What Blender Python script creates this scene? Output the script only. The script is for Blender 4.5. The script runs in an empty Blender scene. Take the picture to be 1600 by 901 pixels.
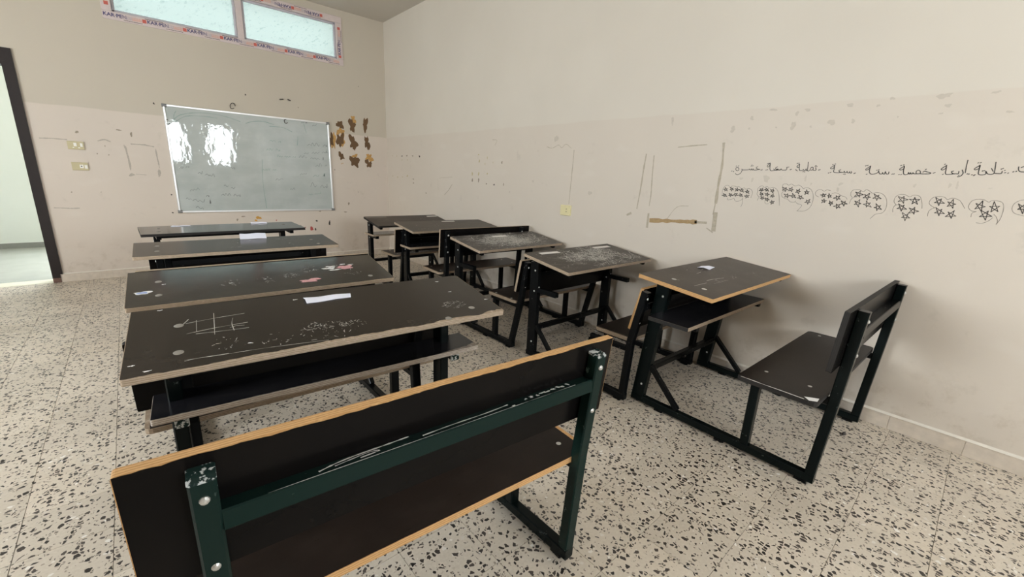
import bpy, math, random
from mathutils import Vector, Matrix

scene = bpy.context.scene
PI = math.pi

# ------------------------------------------------------------------ camera, sky, exposure
cam_data = bpy.data.cameras.new('camera')
cam = bpy.data.objects.new('camera', cam_data)
scene.collection.objects.link(cam)
scene.camera = cam
F_PX = 659.915
YAW, PITCH, ROLL = math.radians(42.0326), math.radians(14.7870), math.radians(2.6016)
cam_data.sensor_fit = 'HORIZONTAL'
cam_data.sensor_width = 36.0
cam_data.lens = 36.0 * F_PX / 1600.0
cam_data.clip_start = 0.02
_f = Vector((math.sin(YAW) * math.cos(PITCH), math.cos(YAW) * math.cos(PITCH), -math.sin(PITCH)))
_r = Vector((math.cos(YAW), -math.sin(YAW), 0.0))
_u = _r.cross(_f)
_r2 = math.cos(ROLL) * _r + math.sin(ROLL) * _u
_u2 = -math.sin(ROLL) * _r + math.cos(ROLL) * _u
cam.matrix_world = Matrix(((_r2.x, _u2.x, -_f.x, 0.0), (_r2.y, _u2.y, -_f.y, 0.0), (_r2.z, _u2.z, -_f.z, 1.30), (0, 0, 0, 1)))

SKY_STRENGTH = 24.0
world = bpy.data.worlds.new('overcast_sky')
scene.world = world
world.use_nodes = True
_bg = world.node_tree.nodes['Background']
_bg.inputs['Color'].default_value = (0.90, 0.965, 1.0, 1)
_bg.inputs['Strength'].default_value = SKY_STRENGTH

scene.view_settings.view_transform = 'Standard'
scene.view_settings.look = 'None'
scene.view_settings.gamma = 1.0
scene.view_settings.exposure = 0.13
scene.view_settings.use_curve_mapping = False
scene.cycles.max_bounces = 12
scene.cycles.diffuse_bounces = 8
scene.cycles.glossy_bounces = 4
scene.cycles.sample_clamp_indirect = 8.0
scene.cycles.use_denoising = True

XR, YF, YB, XL, HC = 3.074, 6.445, -2.80, -3.00, 3.366      # right, front, back, left walls; ceiling
WT = 0.20
LEFT_WINDOWS = [(1.3, 2.9), (3.9, 4.7)]                        # along y
BACK_WINDOWS = [(0.45, 1.43), (1.90, 2.58)]                    # along x
WIN_Z = (1.25, 2.40)


def portal(name, loc, rot, sx, sy):
    """A sky portal in a window opening (guides sky light through it, gives none itself)."""
    l = bpy.data.lights.new(name, 'AREA')
    l.shape = 'RECTANGLE'
    l.size, l.size_y = sx, sy
    l.cycles.is_portal = True
    o = bpy.data.objects.new(name, l)
    o.location, o.rotation_euler = loc, rot
    scene.collection.objects.link(o)


_zc, _zh = sum(WIN_Z) / 2, WIN_Z[1] - WIN_Z[0]
for a, b in LEFT_WINDOWS:
    portal('sky_portal', (XL - WT - 0.01, (a + b) / 2, _zc), (0, -PI / 2, 0), _zh, b - a)
for a, b in BACK_WINDOWS:
    portal('sky_portal', ((a + b) / 2, YB - WT - 0.01, _zc), (PI / 2, 0, 0), b - a, _zh)

UNITS = {"R5":{"ztn":0.785,"ztf":0.828,"ytn":0.028,"ytf":0.437,"zs":0.601,"ysf":0.399,"ysn":0.137,"zb":0.455,"ybf":-0.128,"ybn":-0.448,"ykt":-0.455,"zkt":0.851,"ykb":-0.441,"zkb":0.59,"yr":-0.476,"W":0.877,"LT":1.064,"LK":1.032,"LB":1.055,"LS":1.004,"xt":-0.07,"xk":-0.036,"xb":-0.054,"yan":0.206,"zan":0.542,"ygl":0.434,"yfl":-0.17,"x":2.585,"y":0.749,"rz":-0.021},"L4":{"ztn":0.765,"ztf":0.827,"ytn":0.045,"ytf":0.452,"zs":0.562,"ysf":0.448,"ysn":0.198,"zb":0.427,"ybf":-0.135,"ybn":-0.479,"ykt":-0.488,"zkt":0.834,"ykb":-0.46,"zkb":0.571,"yr":-0.49,"W":0.98,"LT":1.184,"LK":1.155,"LB":1.146,"LS":1.136,"xt":-0.016,"xk":0.018,"xb":-0.002,"yan":0.206,"zan":0.542,"ygl":0.414,"yfl":-0.19,"x":0.517,"y":1.259,"rz":-0.084},"L3":{"ztn":0.724,"ztf":0.789,"ytn":0.082,"ytf":0.476,"zs":0.575,"ysf":0.43,"ysn":0.158,"zb":0.38,"ybf":0.001,"ybn":-0.316,"ykt":-0.386,"zkt":0.74,"ykb":-0.333,"zkb":0.477,"yr":-0.414,"W":0.98,"LT":1.131,"LK":1.191,"LB":1.192,"LS":1.146,"xt":-0.02,"xk":0.031,"xb":0.035,"yan":0.206,"zan":0.542,"ygl":0.414,"yfl":-0.129,"x":0.5,"y":2.099,"rz":-0.052},"L2":{"ztn":0.755,"ztf":0.779,"ytn":0.071,"ytf":0.473,"zs":0.575,"ysf":0.43,"ysn":0.158,"zb":0.444,"ybf":-0.135,"ybn":-0.464,"ykt":-0.487,"zkt":0.784,"ykb":-0.466,"zkb":0.558,"yr":-0.49,"W":0.98,"LT":1.161,"LK":1.136,"LB":1.147,"LS":1.146,"xt":-0.007,"xk":0.007,"xb":0.0,"yan":0.206,"zan":0.542,"ygl":0.414,"yfl":-0.19,"x":0.543,"y":3.143,"rz":-0.034},"L1":{"ztn":0.764,"ztf":0.774,"ytn":0.061,"ytf":0.481,"zs":0.575,"ysf":0.43,"ysn":0.158,"zb":0.422,"ybf":-0.044,"ybn":-0.373,"ykt":-0.395,"zkt":0.749,"ykb":-0.375,"zkb":0.539,"yr":-0.399,"W":0.98,"LT":1.155,"LK":1.159,"LB":1.175,"LS":1.146,"xt":0.003,"xk":0.012,"xb":0.015,"yan":0.206,"zan":0.542,"ygl":0.414,"yfl":-0.118,"x":0.592,"y":4.104,"rz":0.021},"R4":{"ztn":0.724,"ztf":0.784,"ytn":0.059,"ytf":0.49,"zs":0.575,"ysf":0.43,"ysn":0.158,"zb":0.377,"ybf":-0.076,"ybn":-0.352,"ykt":-0.414,"zkt":0.722,"ykb":-0.358,"zkb":0.463,"yr":-0.398,"W":0.894,"LT":0.979,"LK":0.945,"LB":0.88,"LS":0.999,"xt":-0.013,"xk":0.05,"xb":0.082,"yan":0.215,"zan":0.528,"ygl":0.419,"yfl":-0.116,"x":2.527,"y":1.652,"rz":-0.002},"R3":{"ztn":0.714,"ztf":0.774,"ytn":0.041,"ytf":0.476,"zs":0.575,"ysf":0.43,"ysn":0.158,"zb":0.4,"ybf":-0.045,"ybn":-0.38,"ykt":-0.429,"zkt":0.723,"ykb":-0.379,"zkb":0.479,"yr":-0.347,"W":0.882,"LT":0.98,"LK":1.004,"LB":0.988,"LS":0.999,"xt":0.013,"xk":0.037,"xb":0.045,"yan":0.206,"zan":0.542,"ygl":0.414,"yfl":-0.121,"x":2.511,"y":2.618,"rz":-0.009},"R2":{"ztn":0.749,"ztf":0.795,"ytn":0.035,"ytf":0.488,"zs":0.575,"ysf":0.43,"ysn":0.158,"zb":0.432,"ybf":-0.063,"ybn":-0.39,"ykt":-0.404,"zkt":0.826,"ykb":-0.388,"zkb":0.572,"yr":-0.419,"W":0.878,"LT":1.044,"LK":1.02,"LB":1.023,"LS":0.999,"xt":-0.004,"xk":0.032,"xb":0.031,"yan":0.206,"zan":0.542,"ygl":0.414,"yfl":-0.133,"x":2.507,"y":3.588,"rz":-0.064},"R1":{"ztn":0.688,"ztf":0.758,"ytn":0.028,"ytf":0.435,"zs":0.575,"ysf":0.43,"ysn":0.158,"zb":0.43,"ybf":-0.07,"ybn":-0.399,"ykt":-0.442,"zkt":0.71,"ykb":-0.419,"zkb":0.463,"yr":-0.425,"W":0.878,"LT":0.986,"LK":1.012,"LB":1.008,"LS":0.999,"xt":0.02,"xk":0.002,"xb":0.004,"yan":0.206,"zan":0.542,"ygl":0.414,"yfl":-0.138,"x":2.542,"y":4.589,"rz":-0.003}}
WORDS = {"ten":[[[1201,1417],[1201,1411],[1204,1407],[1209,1405],[1214,1407],[1219,1411],[1221,1416],[1221,1422],[1218,1426],[1213,1428],[1208,1426],[1203,1422],[1201,1417]],[[1183,1417],[1180,1409],[1185,1392],[1196,1383],[1208,1380],[1218,1387]],[[1179,1412],[1162,1412],[1139,1414],[1134,1418],[1130,1413],[1125,1413],[1122,1420],[1119,1413],[1114,1413],[1112,1420],[1109,1413],[1097,1412],[1084,1415],[1072,1417]],[[1087,1433],[1094,1429],[1094,1423],[1083,1418],[1072,1417]],[[1065,1412],[1056,1415]],[[1223,1435],[1219,1437]],[[1209,1436],[1205,1438]],[[1126,1442],[1122,1444]],[[1129,1436],[1125,1438]],[[1119,1437],[1115,1439]],[[1247,1402],[1242,1404]],[[1236,1399],[1231,1401]]],"nine":[[[1018,1457],[1032,1439],[1027,1432],[1019,1439],[1017,1455],[1014,1424],[1009,1412],[1001,1409],[986,1412],[972,1415],[956,1416],[951,1416]],[[972,1434],[982,1427],[978,1420],[965,1417]],[[992,1420],[980,1414],[970,1414],[970,1422],[962,1415],[953,1416],[950,1422],[943,1415],[927,1415],[919,1418],[919,1430]],[[920,1431],[916,1433]],[[912,1432],[908,1434]],[[900,1417],[896,1419]],[[896,1419],[892,1421]],[[1034,1451],[1030,1453]],[[1028,1453],[1024,1455]],[[1037,1413],[1033,1414]],[[1029,1415],[1025,1416]]],"eight":[[[855,1452],[866,1438],[862,1432],[854,1434],[854,1451],[852,1427],[847,1415],[835,1414],[828,1420],[824,1414],[817,1417],[816,1425],[812,1414],[806,1414]],[[811,1463],[809,1438],[806,1413],[795,1416],[792,1430],[783,1434],[779,1422],[789,1416]],[[778,1418],[769,1415],[764,1420],[768,1432]],[[870,1419],[859,1411]],[[752,1418],[743,1421]],[[773,1438],[770,1439]],[[771,1443],[767,1444]],[[765,1438],[762,1439]],[[830,1407],[826,1409]],[[822,1406],[818,1408]],[[869,1454],[865,1456]],[[861,1456],[858,1458]]],"seven":[[[677,1447],[694,1432],[689,1426],[679,1431],[677,1446],[676,1424],[676,1412],[670,1406],[653,1405],[641,1407],[628,1407],[626,1414],[621,1406],[614,1408],[613,1414],[609,1406],[602,1406],[601,1413],[597,1405],[590,1406],[593,1413]],[[644,1422],[652,1417],[645,1409],[635,1408]],[[580,1402],[573,1406]],[[627,1397],[623,1399]],[[620,1396],[617,1398]],[[700,1402],[696,1404]],[[691,1405],[687,1407]],[[689,1449],[685,1451]],[[678,1453],[674,1454]]],"six":[[[513,1444],[531,1427],[526,1422],[516,1431],[513,1443],[514,1427],[512,1410],[502,1401],[489,1402],[478,1408],[475,1411],[474,1418],[467,1404],[457,1403],[456,1411],[451,1403],[446,1403],[445,1416],[439,1404],[430,1404],[430,1414]],[[484,1421],[481,1423]],[[476,1423],[473,1425]],[[536,1444],[533,1446]],[[528,1446],[525,1448]],[[524,1399],[520,1401]]],"five":[[[374,1445],[389,1431],[385,1425],[374,1431],[374,1445],[373,1425],[370,1410],[365,1402],[353,1404],[351,1414],[348,1406],[344,1406],[343,1413],[339,1406],[334,1407],[334,1413],[330,1408],[321,1407],[322,1419],[316,1425],[307,1420],[306,1409],[319,1407]],[[305,1408],[290,1407],[274,1408],[265,1412],[279,1417],[290,1421],[296,1416]],[[257,1412],[250,1415]],[[290,1429],[286,1431]],[[389,1447],[386,1449]],[[380,1450],[376,1452]],[[388,1401],[385,1402]],[[380,1401],[376,1403]],[[416,1402],[413,1404]],[[409,1403],[406,1405]]],"four":[[[216,1451],[231,1434],[227,1428],[216,1436],[217,1451],[214,1430],[213,1415],[208,1407],[193,1408],[183,1410],[176,1411],[167,1411],[167,1422]],[[186,1424],[193,1420],[188,1413],[180,1410]],[[157,1429],[151,1415],[154,1404],[160,1398],[167,1397]],[[148,1475],[147,1449],[144,1416]],[[165,1403],[162,1404]],[[137,1410],[134,1412]],[[131,1409],[129,1411]],[[222,1406],[219,1408]],[[225,1455],[222,1457]]],"three":[[[102,1452],[117,1436],[113,1431],[102,1438],[102,1452],[101,1432],[100,1416],[96,1409],[84,1408],[75,1412],[77,1424]],[[75,1422],[69,1413],[57,1411],[49,1417],[51,1442],[54,1466]],[[62,1438],[54,1425]],[[49,1416],[36,1415],[26,1416],[25,1425]],[[89,1425],[87,1427]],[[84,1427],[81,1428]],[[31,1435],[29,1436]],[[27,1437],[24,1439]],[[19,1429],[17,1430]],[[112,1462],[109,1464]],[[104,1463],[101,1465]],[[121,1407],[118,1408]],[[114,1404],[111,1405]],[[111,1407],[108,1408]],[[16,1419],[13,1420]],[[6,1417],[4,1419]],[[-8,1423],[-11,1425]],[[-17,1425],[-19,1427]]],"two":[[[-21,1446],[-23,1434],[-29,1426],[-42,1424],[-54,1429],[-57,1444]],[[-29,1443],[-37,1448],[-47,1449]]]}
CLOUDS = {"ten":[[[[1269,1296],[1251,1271],[1279,1282],[1253,1286],[1269,1269],[1269,1295]],[[1234,1297],[1211,1279],[1237,1282],[1216,1293],[1225,1271],[1235,1298]],[[1189,1295],[1183,1274],[1203,1289],[1173,1285],[1202,1272],[1188,1297]],[[1162,1293],[1146,1268],[1177,1282],[1147,1284],[1165,1270],[1162,1291]],[[1126,1287],[1110,1262],[1140,1276],[1111,1278],[1128,1264],[1126,1284]],[[1276,1255],[1248,1235],[1284,1239],[1257,1250],[1267,1231],[1274,1252]],[[1239,1258],[1209,1242],[1240,1242],[1220,1255],[1225,1234],[1237,1257]],[[1202,1261],[1177,1244],[1212,1247],[1183,1260],[1194,1238],[1201,1259]],[[1169,1263],[1146,1241],[1177,1248],[1152,1256],[1164,1238],[1168,1261]],[[1125,1254],[1109,1236],[1138,1245],[1106,1252],[1126,1231],[1125,1255]]],[[[1282,1245],[1285,1275],[1272,1303],[1252,1309],[1237,1294],[1226,1305],[1205,1304],[1196,1300],[1180,1303],[1163,1290],[1146,1297],[1137,1289],[1118,1294],[1098,1285],[1090,1264],[1095,1235]],[[1242,1226],[1242,1213],[1215,1217],[1202,1226],[1188,1208],[1164,1210],[1146,1224],[1145,1232],[1141,1199],[1147,1173]]]],"nine":[[[[1032,1301],[1036,1278],[1048,1297],[1026,1287],[1053,1284],[1032,1302]],[[1016,1304],[994,1283],[1024,1291],[1000,1298],[1011,1281],[1015,1302]],[[971,1300],[969,1273],[988,1295],[963,1287],[984,1281],[972,1298]],[[1043,1276],[1022,1258],[1046,1262],[1026,1271],[1035,1250],[1043,1277]],[[1000,1275],[995,1251],[1017,1271],[987,1264],[1011,1256],[1000,1273]],[[966,1268],[964,1245],[979,1261],[956,1255],[981,1247],[965,1269]],[[1037,1250],[1011,1235],[1037,1235],[1019,1248],[1024,1227],[1036,1250]],[[992,1242],[991,1218],[1010,1241],[981,1230],[1007,1226],[993,1241]],[[967,1226],[954,1209],[977,1216],[951,1223],[968,1202],[968,1228]]],[[[1060,1278],[1063,1294],[1050,1311],[1036,1314],[1025,1306],[1009,1311],[992,1301],[975,1309],[951,1296],[935,1269],[918,1199]],[[1060,1278],[1061,1262],[1051,1248],[1044,1245],[1051,1230],[1052,1222]],[[1007,1221],[1001,1205],[982,1206]]]],"eight":[[[[900,1312],[901,1285],[921,1313],[886,1297],[919,1293],[900,1311]],[[868,1315],[866,1286],[884,1307],[858,1299],[885,1291],[868,1316]],[[826,1307],[827,1276],[843,1300],[819,1290],[845,1284],[826,1306]],[[789,1303],[776,1277],[799,1291],[774,1292],[794,1274],[789,1304]],[[886,1275],[881,1248],[906,1271],[869,1263],[900,1252],[886,1274]],[[861,1279],[837,1251],[870,1262],[843,1269],[857,1250],[859,1276]],[[826,1269],[795,1251],[830,1251],[807,1267],[812,1244],[824,1267]],[[780,1243],[756,1230],[786,1227],[762,1248],[768,1218],[780,1244]]],[[[915,1289],[923,1314],[919,1330],[903,1332],[889,1325],[876,1333],[855,1322],[837,1328],[821,1321],[807,1308],[797,1315],[776,1311],[761,1297],[749,1268],[746,1239],[753,1201],[778,1177],[817,1173]],[[911,1287],[919,1275],[913,1254],[895,1244],[878,1239],[864,1227],[844,1224],[834,1233]],[[833,1225],[820,1217],[798,1210],[807,1188],[817,1173]]]],"seven":[[[[703,1286],[688,1267],[715,1277],[686,1283],[703,1263],[703,1287]],[[674,1288],[658,1265],[680,1274],[660,1279],[672,1261],[674,1288]],[[691,1255],[684,1234],[703,1248],[677,1246],[700,1231],[691,1257]],[[662,1244],[643,1229],[665,1231],[646,1243],[654,1218],[663,1247]],[[638,1278],[613,1258],[648,1262],[618,1278],[629,1250],[637,1277]],[[588,1250],[589,1220],[608,1250],[576,1234],[606,1231],[588,1248]],[[627,1231],[604,1210],[639,1216],[608,1231],[621,1203],[627,1231]]],[[[720,1264],[736,1273],[741,1290],[733,1303],[716,1307],[700,1299],[688,1307],[670,1304]],[[660,1286],[646,1293],[628,1288],[609,1277],[592,1272],[582,1260]]]],"six":[[[[531,1307],[528,1275],[551,1302],[513,1290],[552,1278],[531,1310]],[[488,1299],[491,1262],[509,1292],[480,1277],[512,1272],[488,1300]],[[469,1297],[433,1273],[469,1273],[446,1292],[450,1262],[467,1295]],[[524,1263],[522,1221],[545,1253],[514,1240],[544,1232],[525,1261]],[[495,1259],[466,1225],[505,1238],[474,1248],[488,1223],[494,1256]],[[450,1246],[420,1216],[454,1224],[428,1237],[439,1208],[449,1245]]],[[[561,1272],[570,1284],[571,1302],[561,1314],[538,1316],[518,1306],[507,1317],[492,1312],[476,1300],[457,1305],[434,1299],[416,1281],[405,1253],[404,1219],[415,1197],[440,1189],[450,1175],[458,1163]],[[539,1276],[557,1270],[565,1256],[567,1237]]]],"five":[[[[343,1291],[337,1255],[366,1289],[323,1275],[361,1262],[343,1292]],[[300,1289],[282,1254],[319,1278],[278,1279],[304,1255],[300,1288]],[[357,1252],[319,1226],[358,1226],[333,1247],[338,1214],[355,1250]],[[289,1236],[285,1203],[310,1233],[270,1219],[308,1206],[289,1239]],[[331,1207],[297,1182],[330,1182],[308,1203],[313,1166],[332,1207]]],[[[366,1246],[377,1261],[377,1284],[363,1299],[343,1301],[320,1290],[309,1299],[292,1299],[278,1290],[266,1260],[261,1235]],[[356,1247],[369,1242],[374,1225],[371,1207]]]],"four":[[[[222,1294],[184,1267],[221,1267],[199,1288],[202,1254],[221,1292]],[[211,1244],[173,1216],[210,1217],[187,1237],[191,1204],[209,1242]],[[157,1289],[149,1245],[174,1275],[143,1265],[171,1252],[157,1288]],[[142,1230],[144,1195],[162,1226],[130,1208],[167,1202],[141,1234]]],[[[217,1243],[237,1258],[240,1275],[230,1293],[209,1299],[190,1296],[177,1285],[168,1292],[157,1294],[141,1288],[129,1279],[108,1247]],[[213,1243],[227,1233],[233,1220],[232,1198]]]],"three":[[[[56,1288],[50,1238],[76,1274],[42,1261],[74,1248],[56,1288]],[[18,1286],[-3,1242],[29,1264],[-3,1267],[19,1238],[19,1287]],[[28,1242],[28,1198],[54,1244],[11,1218],[51,1213],[29,1241]]],[[[67,1236],[81,1237],[94,1248],[98,1265],[91,1286],[73,1294],[53,1293],[36,1283],[27,1291],[5,1290],[-10,1281],[-18,1254],[-18,1210],[-10,1182],[-12,1197],[-3,1217],[7,1228]],[[55,1183],[36,1183],[19,1194],[7,1212]],[[67,1236],[79,1227],[79,1209]]]],"two":[[[[-80,1285],[-80,1239],[-58,1282],[-89,1260],[-61,1257],[-78,1281]],[[-106,1279],[-128,1249],[-94,1263],[-127,1276],[-111,1240],[-106,1280]]],[[[-88,1304],[-70,1301],[-57,1296],[-45,1281],[-43,1260],[-51,1243],[-64,1235],[-88,1229]]]]}
PEEL = [[2372,1908,75,96,0],[2372,1818,88,82,1],[2363,1697,85,170,0],[2394,1700,68,165,1],[2242,1693,50,156,0],[2269,1676,57,179,1],[2548,1917,84,148,0],[2571,1995,67,82,1],[2747,1952,73,144,0],[2555,1678,100,161,0],[2763,1689,74,157,0],[2369,1484,62,87,0],[2385,1404,69,101,2],[2562,1419,112,147,0],[2769,1399,82,105,0],[2789,1482,91,98,1],[2754,2015,44,43,2],[2566,1496,79,38,1]]
FRONT_SPECKS = [[334,1912,17,20,3],[1236,2134,18,19,3],[1836,2065,12,16,4],[2668,2455,14,13,4],[1234,629,67,42,5],[1201,596,30,25,5],[1888,456,52,55,6],[1965,563,26,27,3],[1939,444,26,36,3],[2142,529,27,65,3],[1803,478,17,18,6],[364,922,14,18,3],[349,714,15,19,3],[-203,1344,9,20,4],[-131,1427,10,14,4],[-114,1337,10,13,4],[-324,1550,28,26,4],[0,1601,46,14,4],[99,1565,16,61,4],[-232,945,10,7,4],[-456,943,14,10,4],[1746,507,16,18,4],[1542,338,24,26,4],[1444,589,16,17,6],[1061,650,42,17,4],[993,611,22,33,4],[2385,682,57,14,4],[2440,804,28,47,4],[2595,975,19,9,4],[2019,698,36,13,4],[2263,1287,14,18,4]]
FRONT_LINES = [[[-598,1466],[-518,1470],[-411,1468]],[[-606,783],[-538,779],[-482,775],[-424,777]],[[84,1464],[175,1464],[272,1451]],[[24,1446],[38,1360],[45,1259],[41,1191]],[[287,1397],[292,1307],[293,1223]],[[83,1144],[164,1140]],[[-178,1475],[-126,1492],[-84,1476]]]
FRONT_SMEARS = [[35,1373,16,149,7],[42,1238,21,109,7],[44,1136,48,34,7],[175,1464,99,17,7],[288,1356,17,140,7],[285,1166,29,86,7]]
RIGHT_STRIPS = [[[[1911,1516],[1920,1398],[1926,1255],[1939,1097]],2.2],[[[1842,1505],[1838,1378],[1828,1217],[1831,1128]],1.5],[[[1328,1581],[1315,1437],[1319,1323],[1316,1188]],3.2],[[[1306,1110],[1302,1000]],5.5],[[[1802,1014],[1664,1025],[1527,1034],[1441,1039]],5.2],[[[1441,1039],[1362,1042]],2.5],[[[1828,1062],[1827,960]],3],[[[1653,1564],[1546,1572],[1444,1577]],1.4],[[[1666,1039],[1599,1134],[1512,1149]],0.8],[[[1319,1178],[1322,1108]],1.6],[[[1351,1005],[1306,980]],1.4],[[[2023,1038],[1991,1053]],3],[[[2654,1556],[2657,1417],[2662,1265],[2668,1080]],1.6],[[[3001,1594],[2929,1580],[2850,1607],[2807,1581],[2757,1612],[2689,1575]],0.9],[[[4970,1227],[4960,1091]],0.6],[[[4933,1242],[4633,1264]],0.6],[[[4804,1039],[4704,1104],[4632,1173]],1.4],[[[3840,1685],[3766,1676],[3793,1628]],1]]
RIGHT_SPECKS = [[6263,1530,21,19,8],[6123,1524,21,19,8],[5955,1523,40,18,3],[5805,1528,38,26,4],[5636,1524,36,22,4],[5444,1517,44,25,3],[5795,1469,19,18,8],[5957,1469,20,18,8],[6267,1232,22,19,8],[6106,1221,31,19,8],[5956,1226,20,19,8],[5804,1245,39,28,8],[5628,1206,37,17,4],[5623,1152,37,18,4],[4087,1530,24,14,8],[4072,1459,24,43,8],[3926,1494,11,35,8],[3963,1429,11,28,8],[3821,1444,11,20,8],[3666,1445,22,34,4],[4201,1240,25,44,4],[4076,1245,25,51,4],[3929,1210,24,21,4],[3789,1206,23,21,3],[3627,1215,16,28,4],[4204,1314,26,44,8],[4079,1317,25,43,8],[3918,1321,23,21,8],[2882,1664,57,57,9],[3166,1266,28,25,9],[3519,1141,21,20,9],[5274,1031,34,17,4],[1284,1670,34,41,9],[1176,1733,23,27,9],[1182,1670,12,16,9],[932,1674,31,44,9],[838,1664,13,14,9],[740,1682,44,31,9],[639,1683,18,24,9],[923,1743,21,26,9],[871,1759,33,18,9],[669,1768,36,20,9],[545,1755,16,16,9],[493,1785,27,15,9],[297,1779,51,29,9],[272,1732,23,21,9],[291,1697,18,9,9],[61,1688,28,11,9],[452,1692,8,10,9],[124,1777,33,12,9],[2431,1191,57,28,9],[1726,1749,21,62,9],[1023,1669,11,11,9],[1058,1774,44,15,9],[629,1343,21,21,10],[636,1311,12,29,10],[1176,1356,24,17,10],[1105,1350,12,33,10],[808,1368,13,34,10],[773,1337,9,19,10],[313,1348,12,19,10],[184,1354,12,24,10],[158,1355,9,43,10],[45,1347,16,6,10],[1023,1361,37,48,10]]
TOP_MARKS = {"L4":{"lines":[[[-453,275],[-376,287],[-294,295]],[[-452,203],[-381,216],[-292,224]],[[-430,194],[-368,188],[-293,184]],[[-378,326],[-381,248],[-384,172]],[[-426,289],[-428,208]],[[-329,269],[-335,230],[-333,180]],[[-460,45],[-372,39],[-265,34],[-92,16]],[[-460,39],[-435,43],[-359,41]],[[-465,261],[-446,303]],[[-342,203],[-324,210],[-303,206]]],"blobs":[[-364,102,0],[-109,122,1],[-51,116,1],[-61,58,0],[17,94,1],[423,122,2],[-121,66,0],[-230,73,0]],"ovals":[[-471,267],[-473,95],[476,70],[342,17]],"chips":[[-519,399],[469,242],[577,121],[-126,355],[-539,21],[467,364],[-301,81],[-595,336],[-572,62]]},"L3":{"lines":[],"blobs":[[335,227,3],[150,86,4],[75,177,1],[422,-18,0],[380,137,0],[-42,145,0],[-188,155,0],[181,236,0]],"ovals":[[-456,256],[-457,100],[453,66]],"chips":[[-438,218],[-44,164],[-188,155],[468,-52],[399,-38]],"blue":[-512,142]},"L2":{"ovals":[[-464,271],[-467,124],[447,226],[455,72]]},"L1":{"ovals":[[-457,283],[-464,126],[461,261]]},"R5":{"lines":[[[-416,154],[-290,151]],[[-259,126],[-91,123]],[[-419,275],[-405,245]],[[100,261],[111,213]],[[-178,157],[-184,121]],[[-166,271],[-105,277]],[[-248,171],[-182,171],[-74,156]]],"ovals":[[-414,101],[-418,267]]}}
LABELS = {"R1":[[[-496,365],[-236,367]],[[332,340],[483,348]]],"R2":[[[8,407],[163,394]]],"R3":[[[-89,352],[77,340]]],"R4":[[[-375,389],[-187,369]],[[225,378],[421,364]]]}
PAPERS = {"L4":[[-97,354],[74,349],[67,315],[-95,305]],"L2":[[2,379],[32,493],[171,468],[156,335]],"L1":[[-395,356],[-328,437],[-239,369],[-299,294]],"L1b":[[198,315],[238,382],[354,374],[325,298]],"R5":[[-31,330],[52,335],[117,285],[-3,268]]}
BOARD_ROWS = [[1913,1596,2169,1600,29,0],[1857,1479,2164,1516,26,1],[1792,1431,2108,1417,26,1],[2004,1322,2152,1338,26,1],[1962,1185,2109,1195,31,2],[1920,1049,2132,1036,31,0],[1476,1119,1603,1141,29,1],[1858,1878,1927,1881,16,0],[1994,1854,2082,1871,25,0],[1404,1497,1560,1500,20,2],[1456,1613,1584,1608,20,2],[1789,1200,1900,1220,22,1],[1524,1422,1746,1428,16,2],[1338,1237,1495,1251,16,2],[1643,1003,1712,996,21,1],[1879,932,2043,950,18,2],[648,1178,833,1137,19,0],[892,1041,1017,993,20,0],[852,925,1052,909,21,0],[558,859,729,826,30,0],[575,779,652,753,31,0],[697,908,724,905,11,0],[474,1225,565,1244,16,1],[545,971,646,988,19,1],[891,1284,1028,1242,19,1],[494,875,552,867,15,1]]
BOARD_ARCS = [[[493,1768],[560,1820],[690,1857],[848,1869],[1009,1850],[1145,1812]],[[501,1740],[609,1811],[764,1829],[910,1824]],[[489,1739],[498,1812],[522,1858]],[[1204,1799],[1286,1829],[1395,1842],[1517,1818]],[[1466,1791],[1572,1795],[1643,1787],[1728,1750]],[[1344,1373],[1325,1099],[1338,755]],[[1798,1696],[1782,1586]],[[1886,1858],[1909,1752]]]
BOARD_HOOKS = [[1665,1873],[431,1729]]

# ------------------------------------------------------------------ helpers
random.seed(7)
COL = scene.collection


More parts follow.
